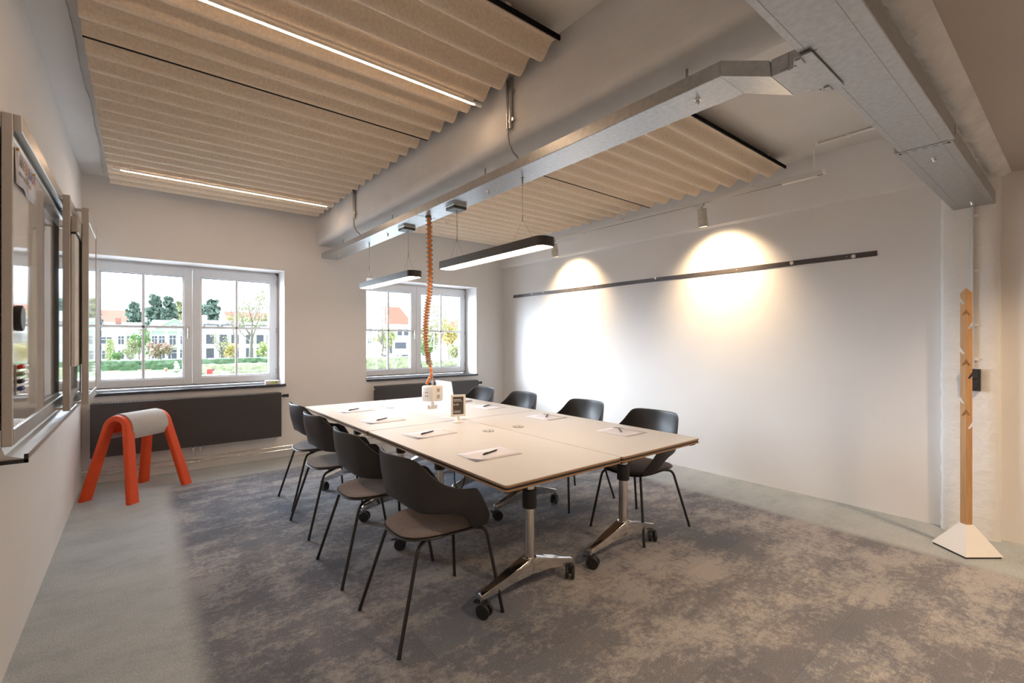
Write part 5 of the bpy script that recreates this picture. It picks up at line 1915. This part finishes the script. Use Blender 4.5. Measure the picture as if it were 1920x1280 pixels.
# right window
YR = 190.0
h7 = house(xat(722, YR), xat(774, YR), YR, 14, 13.5, 21.5, 'render_white', 'red_roof', 'white house with a red hipped roof in the right window',
           [(0.22, 8.6, 2.2, 2.4), (0.52, 8.8, 1.8, 2.4), (0.75, 8.8, 1.8, 2.4), (0.55, 3.0, 5.0, 2.4), (0.15, 1.0, 2.2, 5.2)], hip=0.25, frame='house_glass')
house(xat(846, 215), xat(905, 215), 215, 14, 11, 17, 'render_pink', 'red_roof', 'pink house among yellow trees at the right edge of the right window', [(0.3, 6, 2, 2.4), (0.6, 6, 2, 2.4)])
house(xat(655, 212), xat(705, 212), 212, 12, 9, 13, 'render_white', 'slate_roof', 'white house behind the boat masts in the right window', [(0.5, 5, 1.6, 2.2), (0.75, 5, 1.6, 2.2)])


# ---- trees: clumps of leaf cards on real branches
def clump(mb, c, r_, n, size, sq=1.0):
    for _ in range(n):
        while True:
            p_ = Vector((random.uniform(-1, 1), random.uniform(-1, 1), random.uniform(-1, 1)))
            if 0.25 < p_.length < 1.0:
                break
        p_ = Vector((p_.x * r_, p_.y * r_, p_.z * r_ * sq)) + Vector(c)
        e_ = Euler((random.uniform(0, 6), random.uniform(0, 6), random.uniform(0, 6))).to_matrix()
        s_ = size * random.uniform(0.6, 1.3)
        mb._add([p_ + e_ @ Vector(q_) * s_ for q_ in ((-0.5, -0.3, 0), (0.5, -0.35, 0.1), (0.55, 0.3, 0), (-0.4, 0.4, 0.12))], [(0, 1, 2, 3)])


def tree(kind, u, y, vb, vt, wpx, leaf, label, dens=1.0, trunk=0.12, group=None, base=None, crown0=0.25, spread=0.5):
    """kind: pine | broad | column | sparse | bare; size from the heights the photo shows"""
    x = xat(u, y)
    g = G if base is None else base
    r0 = (u - 960) / FPX
    d = y / (-r0 * syw + cyw)
    zt = ztop(u, vt, y)
    H_ = zt - g
    Wd = wpx / FPX * d
    root = empty('tree', (x, y, g), random.uniform(0, 6), label, 'tree', group)
    tk_ = MB()
    lean = Vector((random.uniform(-0.05, 0.05), random.uniform(-0.05, 0.05), 1)) * H_
    tr_h = 0.92 if kind in ('pine', 'column') else 0.55
    tk_.tube([Vector((0, 0, 0)), lean * tr_h * 0.5 + Vector((0.02 * H_, 0, 0)), lean * tr_h], [trunk * H_ * 0.16, trunk * H_ * 0.12, trunk * H_ * 0.04], 8)
    lf = MB()
    ends = []
    if kind in ('broad', 'sparse', 'bare'):
        nb = 9 if kind != 'broad' else 7
        for k in range(nb):
            a = 2 * PI * k / nb + random.uniform(-0.3, 0.3)
            t0 = random.uniform(0.28, 0.55)
            p0 = lean * t0
            p2 = Vector((math.cos(a) * Wd * spread * random.uniform(0.5, 1.0), math.sin(a) * Wd * spread * random.uniform(0.5, 1.0), H_ * random.uniform(max(crown0 + 0.2, 0.5), 0.98)))
            p1 = p0.lerp(p2, 0.5) + Vector((math.cos(a), math.sin(a), -0.3)) * Wd * 0.06
            w0 = trunk * H_ * 0.06
            tk_.tube([p0, p1, p2], [w0, w0 * 0.6, w0 * 0.2], 6)
            ends += [p1.lerp(p2, 0.5), p2]
            for _ in range(3 if kind != 'broad' else 1):
                q0 = p1.lerp(p2, random.uniform(0.0, 0.8))
                q2 = q0 + Vector((random.uniform(-1, 1), random.uniform(-1, 1), random.uniform(0.2, 1.1))) * Wd * 0.2
                tk_.tube([q0, q0.lerp(q2, 0.5) + Vector((0, 0, -0.02 * Wd)), q2], [w0 * 0.35, w0 * 0.25, w0 * 0.12], 5)
                ends.append(q2)
    tk_.build('trunk', 'bark', root, smooth=60)
    if kind == 'pine':
        Wd *= 1.35
        lay = 10
        for k in range(lay):
            t = k / (lay - 1)
            zc_ = H_ * (crown0 + (0.97 - crown0) * t)
            rr = Wd * 0.5 * (1 - t * 0.85) * random.uniform(0.75, 1.1)
            for _ in range(int(5 + 4 * (1 - t))):
                a = random.uniform(0, 2 * PI)
                q_ = random.uniform(0.35, 0.9)
                clump(lf, (rr * q_ * math.cos(a), rr * q_ * math.sin(a), zc_ + random.uniform(-0.04, 0.04) * H_), max(rr * 0.5, 0.06 * H_), int(20 * dens), Wd * 0.10, 0.5)
    elif kind == 'column':
        for k in range(9):
            t = k / 8
            clump(lf, (0, 0, H_ * (crown0 + (0.95 - crown0) * t)), Wd * 0.5 * (0.75 + 0.35 * math.sin(PI * (0.15 + 0.8 * t))), int(70 * dens), Wd * 0.16)
    elif kind == 'broad':
        for e_ in ends:
            clump(lf, e_, Wd * 0.22, int(42 * dens), Wd * 0.085, 0.8)
        for k in range(8):
            a = random.uniform(0, 6.28)
            clump(lf, (math.cos(a) * Wd * 0.22, math.sin(a) * Wd * 0.22, H_ * random.uniform(crown0 + 0.1, 0.88)), Wd * 0.26, int(55 * dens), Wd * 0.09, 0.8)
    elif kind == 'sparse':
        for e_ in ends:
            clump(lf, e_, Wd * 0.11, int(9 * dens), Wd * 0.05, 0.8)
    if kind != 'bare':
        lf.build('foliage', 'leaf_' + leaf, root)
    else:
        lf.bm.free()
    return root


TG = 'trees on the far bank'
specs = [
    ('pine', 172, 205, 0, 570, 46, 'pine', 'dark pine at the left edge of the left window', 1.0),
    ('pine', 251, 192, 0, 570, 46, 'pine', 'layered dark conifer between the red roof and the glazing bar'),
    ('pine', 289, 206, 0, 557, 52, 'pine', 'tall dense conifer behind the green house, left of two'),
    ('pine', 318, 222, 0, 559, 38, 'pine', 'tall narrow conifer behind the middle of the green house'),
    ('pine', 338, 238, 0, 568, 40, 'olive', 'loose olive conifer behind the right end of the green house'),
    ('pine', 397, 192, 0, 562, 50, 'pine', 'broad conifer above the dormers of the white terrace'),
    ('pine', 375, 208, 0, 573, 34, 'pine', 'small dark conifer left of the broad one above the terrace'),
    ('broad', 440, 210, 0, 590, 46, 'yellow', 'yellow autumn tree behind the terrace roof'),
    ('broad', 484, 186, 0, 594, 52, 'olive', 'yellow green tree behind the right end of the terrace'),
    ('column', 206, 152, 0, 638, 15, 'lime', 'narrow yellow green columnar tree before the white house'),
    ('broad', 218, 150, 0, 660, 17, 'green', 'small round bush tree beside the columnar one'),
    ('broad', 262, 152, 0, 620, 34, 'green', 'leafy green tree between the white and the green house'),
    ('broad', 246, 148, 0, 636, 24, 'olive', 'pale olive small tree in front of the white house'),
    ('broad', 302, 128, 0, 640, 36, 'rust', 'small reddish tree on the lawn before the green house'),
    ('sparse', 244, 128, 0, 652, 20, 'olive', 'young thin staked tree on the lawn before the white house'),
    ('sparse', 415, 132, 0, 622, 34, 'olive', 'stout pruned tree with few leaves in the right sash'),
    ('sparse', 470, 128, 0, 533, 64, 'olive', 'tall sparse tree with an airy crown in the right sash'),
    ('bare', 437, 156, 0, 555, 44, 'olive', 'leaning bare tree beside the middle glazing bar of the right sash'),
    ('broad', 432, 145, 0, 645, 26, 'yellow', 'golden shrub tree in front of the white terrace'),
    ('broad', 494, 140, 0, 640, 26, 'lime', 'light green tree at the right end of the left window'),
    ('bare', 714, 118, 0, 562, 44, 'olive', 'bare branching tree behind the masts in the right window'),
    ('broad', 746, 212, 0, 586, 30, 'green', 'green treetop above the red hipped roof'),
    ('broad', 722, 160, 0, 612, 34, 'lime', 'pale leafy tree behind the bare tree in the right window'),
    ('sparse', 824, 125, 0, 568, 50, 'olive', 'tall airy tree in the right sash of the right window'),
    ('broad', 842, 130, 0, 598, 44, 'yellow', 'golden autumn tree at the right edge of the right window'),
    ('broad', 806, 152, 0, 606, 40, 'olive', 'yellow green tree behind the orange coiled cable'),
    ('broad', 868, 122, 0, 592, 34, 'lime', 'pale green tree half hidden by the right window frame'),
    ('broad', 795, 118, 0, 640, 34, 'green', 'low dark green tree in the right window'),
    ('broad', 858, 112, 0, 650, 40, 'olive', 'low bushy tree at the lower right of the right window'),
]
for sp_ in specs:
    kind, u, y, vb, vt, wp, lf_, lab = sp_[:8]
    gbase = None
    if 104 < y < 137 and u < 520:
        gbase = G + 0.061
    if y > 215:
        gbase = G + (y - 215) / 85 * 10
    tree(kind, u, y, vb, vt, wp, lf_, lab, dens=0.8, group=TG, base=gbase, trunk=0.28 if 'stout' in lab else (0.15 if kind in ('sparse', 'bare') else 0.11), crown0=0.35 if kind == 'pine' else 0.25)


def hedge(u0, u1, y, v0, v1, leaf, label):
    x0, x1 = xat(u0, y), xat(u1, y)
    zt = ztop((u0 + u1) / 2, v0, y)
    root = empty('hedge', ((x0 + x1) / 2, y, G + (0.061 if y > 110 else 0)), 0, label, 'hedge', 'clipped hedges on the far bank')
    h = MB()
    n = int((x1 - x0) / 1.1)
    w = x1 - x0
    nz = 4
    rows_ = []
    prof = [(-0.9, 0.0), (-1.0, 0.5 * (zt - G)), (-0.8, 0.95 * (zt - G)), (0.0, zt - G), (0.8, 0.95 * (zt - G)), (1.0, 0.5 * (zt - G)), (0.9, 0.0)]
    for k in range(n + 1):
        xk = -w / 2 + w * k / n
        rows_.append([(xk + random.uniform(-0.2, 0.2), a + random.uniform(-0.15, 0.15), max(0, b__ + random.uniform(-0.12, 0.12) * (1 if b__ > 0 else 0))) for a, b__ in prof])
    h.grid(rows_)
    h.build('foliage', 'leaf_' + leaf, root)
    l_ = MB()
    for k in range(n):
        clump(l_, (-w / 2 + w * (k + 0.5) / n, -0.3, (zt - G) * 0.65), 0.95, 12, 0.42, 0.6)
    l_.build('leaf_clump', 'leaf_' + leaf, root)


hedge(190, 365, 124, 674.5, 0, 'hedge', 'dark clipped hedge along the lawn in the left sash')
hedge(371, 520, 124, 671.5, 0, 'hedge', 'dark clipped hedge behind the two trees in the right sash')
hedge(372, 525, 100, 681, 0, 'hedge2', 'pale green front hedge above the railing in the right sash')
hedge(668, 785, 96, 668, 0, 'hedge2', 'pale green hedge under the parked cars in the right window')
hedge(787, 900, 96, 674, 0, 'hedge2', 'loose pale hedge at the lower right of the right window')


def car(u, y, col, label, flip=False):
    x = xat(u, y)
    root = empty('car', (x, y, G + 0.05), random.uniform(-0.04, 0.04), label, 'car', 'cars parked on the far street')
    mname = 'carpaint_%d' % int(col[0] * 1000 + col[2] * 10)
    if mname not in M:
        M[mname] = mat(mname, col, 0.25, var=0.02, coat=0.6)
    b_ = MB()
    q_ = Matrix(((1, 0, 0), (0, 0, 1), (0, 1, 0)))
    b_.prism([(-2.15, 0.35), (2.1, 0.35), (2.15, 0.72), (1.95, 0.86), (1.2, 0.95), (-1.9, 0.98), (-2.15, 0.85)], -0.86, 0.86, q_, 0.06, 1)
    b_.build('body', mname, root, smooth=40)
    c_ = MB()
    c_.prism([(-1.85, 0.95), (1.15, 0.93), (0.55, 1.40), (-1.1, 1.46), (-1.6, 1.36)], -0.72, 0.72, q_, 0.05, 1)
    co_ = c_.build('cabin', 'house_glass', root, smooth=40)
    rf = MB()
    rf.prism([(-1.62, 1.38), (0.58, 1.41), (0.4, 1.47), (-1.1, 1.52)], -0.68, 0.68, q_, 0.02, 1)
    rf.build('roof', mname, root)
    for sx in (-1.35, 1.3):
        for sy in (-0.8, 0.8):
            MB().cyl((sx, sy - 0.1, 0.32), (sx, sy + 0.1, 0.32), 0.32, 16).build('wheel', 'rubber', root, smooth=40)


car(222, 142, (0.30, 0.31, 0.33), 'grey estate car parked before the white house')
car(290, 142, (0.70, 0.70, 0.71), 'white car parked in front of the green house')
car(338, 142, (0.16, 0.18, 0.22), 'dark blue car parked at the right of the green house')
car(394, 142, (0.66, 0.67, 0.69), 'silver car parked at the left of the terrace')
car(444, 142, (0.22, 0.23, 0.25), 'dark grey car parked beside the golden shrub')
car(489, 142, (0.34, 0.35, 0.37), 'grey car parked at the right end of the terrace')
car(743, 142, (0.72, 0.72, 0.72), 'white car parked under the red roofed house')
car(760, 146, (0.20, 0.21, 0.23), 'dark car parked right of the white one under the red roof')
car(722, 146, (0.32, 0.33, 0.34), 'grey car parked behind the masts')


def bench(u, y, label):
    root = empty('bench', (xat(u, y), y, G + 0.06), 0, label, 'bench', 'park benches on the lawn')
    for k in range(3):
        MB().span((-1.0, -0.25 + 0.16 * k, 0.42), (1.0, -0.13 + 0.16 * k, 0.46)).build('seat_slat', 'bench_wood', root)
    for k in range(2):
        MB().span((-1.0, 0.26, 0.58 + 0.16 * k), (1.0, 0.30, 0.70 + 0.16 * k)).build('back_slat', 'bench_wood', root)
    for sx in (-0.75, 0.75):
        MB().span((sx - 0.04, -0.25, 0), (sx + 0.04, 0.3, 0.42)).build('support', 'stone', root)
        MB().span((sx - 0.04, 0.24, 0.4), (sx + 0.04, 0.3, 0.86)).build('support', 'stone', root)


bench(211, 106, 'wooden bench on the lawn at the lower left of the left window')
bench(271, 107, 'wooden bench on the lawn behind the glazing bar')
sto = empty('stone_sculpture', (xat(330.5, 109), 109, G + 0.06), 0.3, 'pale rounded stone sculpture on the lawn', 'sculpture')
m_ = MB()
for c, r_, q_ in (((0, 0, 0.40), 0.75, (1.0, 0.7, 0.5)), ((0.15, 0, 0.95), 0.55, (0.9, 0.8, 0.75)), ((0.05, 0, 1.5), 0.42, (1.15, 0.8, 0.6))):
    m_.sphere(c, r_, 2, q_, 0.04)
m_.build('stone_body', 'stone', sto, smooth=180)
m_ = MB().sphere((0.0, 0, 1.95), 0.26, 2, (1.2, 1, 0.8), 0.05)
m_.build('stone_top', 'stone', sto, smooth=180)
bn = empty('litter_bin', (xat(311, 106), 106, G + 0.06), 0, 'small red brown litter bin on a post beside the sculpture', 'bin')
MB().cyl((0, 0, 0), (0, 0, 0.4), 0.05, 8).build('post', 'rail_grey', bn)
MB().lathe([(0.22, 0.4), (0.26, 0.95), (0.24, 0.95)], (0, 0, 0), 14).build('basket', 'brick', bn, smooth=40)
MB().cyl((0, 0, 0.98), (0, 0, 1.02), 0.3, 14).build('lid', 'stone', bn)
# bollards on the quay edge
for u in (221, 250, 278.5, 308, 404, 438, 470, 496):
    bo = empty('bollard', (xat(u, 72), 72, G), 0, 'dark iron bollard on the quay edge', 'bollard', 'iron bollards along the quay edge')
    MB().lathe([(0.10, 0), (0.08, 0.05), (0.07, 0.30), (0.10, 0.34), (0.10, 0.42), (0.05, 0.46)], (0, 0, 0), 12).build('bollard_post', 'rail_grey', bo, smooth=40)
    MB().cyl((0, 0, 0), (0, 0, 0.02), 0.15, 12).build('base_plate', 'rail_grey', bo)
# railing in front of the pale hedge
rl = empty('railing', (xat(445, 92), 92, G), 0, 'low grey railing in front of the pale hedge in the right sash', 'railing')
xa_, xb_ = xat(372, 92) - xat(445, 92), xat(520, 92) - xat(445, 92)
for zk in (0.45, 0.9):
    MB().cyl((xa_, 0, zk), (xb_, 0, zk), 0.035, 8).build('rail', 'rail_grey', rl)
k_ = xa_
while k_ < xb_:
    MB().cyl((k_, 0, 0), (k_, 0, 0.95), 0.04, 8).build('post', 'rail_grey', rl)
    k_ += 2.0
rbx = empty('lifebuoy_box', (xat(394, 90.5), 90.5, G), 0, 'red lifebuoy box on a post by the railing', 'lifebuoy box')
MB().cyl((0, 0, 0), (0, 0, 0.7), 0.05, 8).build('post', 'rail_grey', rbx)
MB().span((-0.5, -0.12, 0.6), (0.35, 0.12, 1.45), 0.08, 2).build('case', 'red', rbx)
MB().span((0.36, -0.06, 1.1), (0.6, 0.06, 1.5), 0.03, 1).build('handle', 'purple', rbx)
sgn = empty('sign_board', (xat(422, 91), 91, G), 0, 'plain white board fixed low on the railing', 'board')
MB().span((-0.65, -0.04, 0.35), (0.65, -0.01, 0.85)).build('panel', 'render_white', sgn)
for sx in (-0.45, 0.45):
    MB().cyl((sx, 0.02, 0), (sx, 0.02, 0.85), 0.03, 8).build('post', 'rail_grey', sgn)
yb = empty('boat_hull', (xat(226, 70), 66.6, G - 0.9), 0, 'yellow rim of a small boat at the quay edge', 'boat')
hl_ = MB()
hl_.prism([(-0.55, 0.0), (0.45, 0.0), (0.62, 0.3), (0.62, 1.02), (-0.62, 1.02), (-0.62, 0.3)], -0.35, 0.35, Matrix(((1, 0, 0), (0, 0, 1), (0, 1, 0))), 0.04, 1)
hl_.build('hull', 'leaf_yellow', yb)
MB().span((-0.64, -0.37, 1.0), (0.64, 0.37, 1.10), 0.03, 1).build('rim', 'cable_orange', yb)


# sailing boats moored below the right window
def sailboat(u, y, vt, label, vs):
    x = xat(u, y)
    zt = ztop(u, vt, y)
    z0 = G - 0.9
    root = empty('sailing_boat', (x, y, z0), 0.15, label, 'boat', 'moored sailing boats')
    h = MB()
    rows_ = []
    for k in range(9):
        t = k / 8
        b_ = 1.1 * math.sin(PI * min(1.0, 0.12 + 0.9 * (1 - t))) ** 0.7
        xx_ = -3.6 + 7.2 * t
        rows_.append([(xx_, -b_, 0.85), (xx_, -b_ * 0.8, 0.3), (xx_, 0, 0.0), (xx_, b_ * 0.8, 0.3), (xx_, b_, 0.85)])
    h.grid(rows_)
    h.build('hull', 'steel_white', root, smooth=60)
    MB().span((-2.6, -0.75, 0.78), (2.2, 0.75, 0.86), 0.02, 1).build('deck', 'steel_white', root)
    MB().span((-1.4, -0.6, 0.86), (1.4, 0.6, 1.25), 0.1, 2).build('cabin', 'steel_white', root)
    MB().cyl((0.4, 0, 0.85), (0.4, 0, zt - z0), 0.085, 10, 0.05).build('mast', 'steel_white', root, smooth=40)
    for v_ in vs:
        zz_ = ztop(u, v_, y) - z0
        MB().cyl((-0.9, 0, zz_), (1.7, 0, zz_), 0.035, 8).build('spreader', 'steel_white', root)
    for a in (-3.3, 3.4):
        MB().cyl((a, 0, 0.9), (0.4, 0, (zt - z0) * 0.97), 0.018, 6).build('stay', 'wire', root)
    MB().cyl((0.4, 0, 1.7), (-2.6, 0, 1.65), 0.07, 8).build('boom', 'steel_white', root)


sailboat(700, 46, 560, 'moored sailing boat with a tall white mast in the right window', (592, 661))
sailboat(809, 50, 622, 'moored sailing boat behind the coiled cable in the right window', (649,))
lampp = empty('sign_post', (xat(741.5, 70), 70, G), 0, 'slim post with a blue plate in the right window', 'sign post')
MB().cyl((0, 0, 0), (0, 0, ztop(741.5, 664, 70) - G), 0.06, 8).build('post', 'steel_white', lampp)
zc_ = ztop(741.5, 675, 70) - G
MB().span((-0.09, -0.09, zc_ - 0.2), (0.09, -0.06, zc_ + 0.25)).build('plate', 'teal', lampp)
zc_ = ztop(741.5, 664, 70) - G
MB().span((-0.5, -0.06, zc_ - 0.06), (0.5, 0.06, zc_ + 0.02), 0.02, 1).build('cross_arm', 'steel_white', lampp)
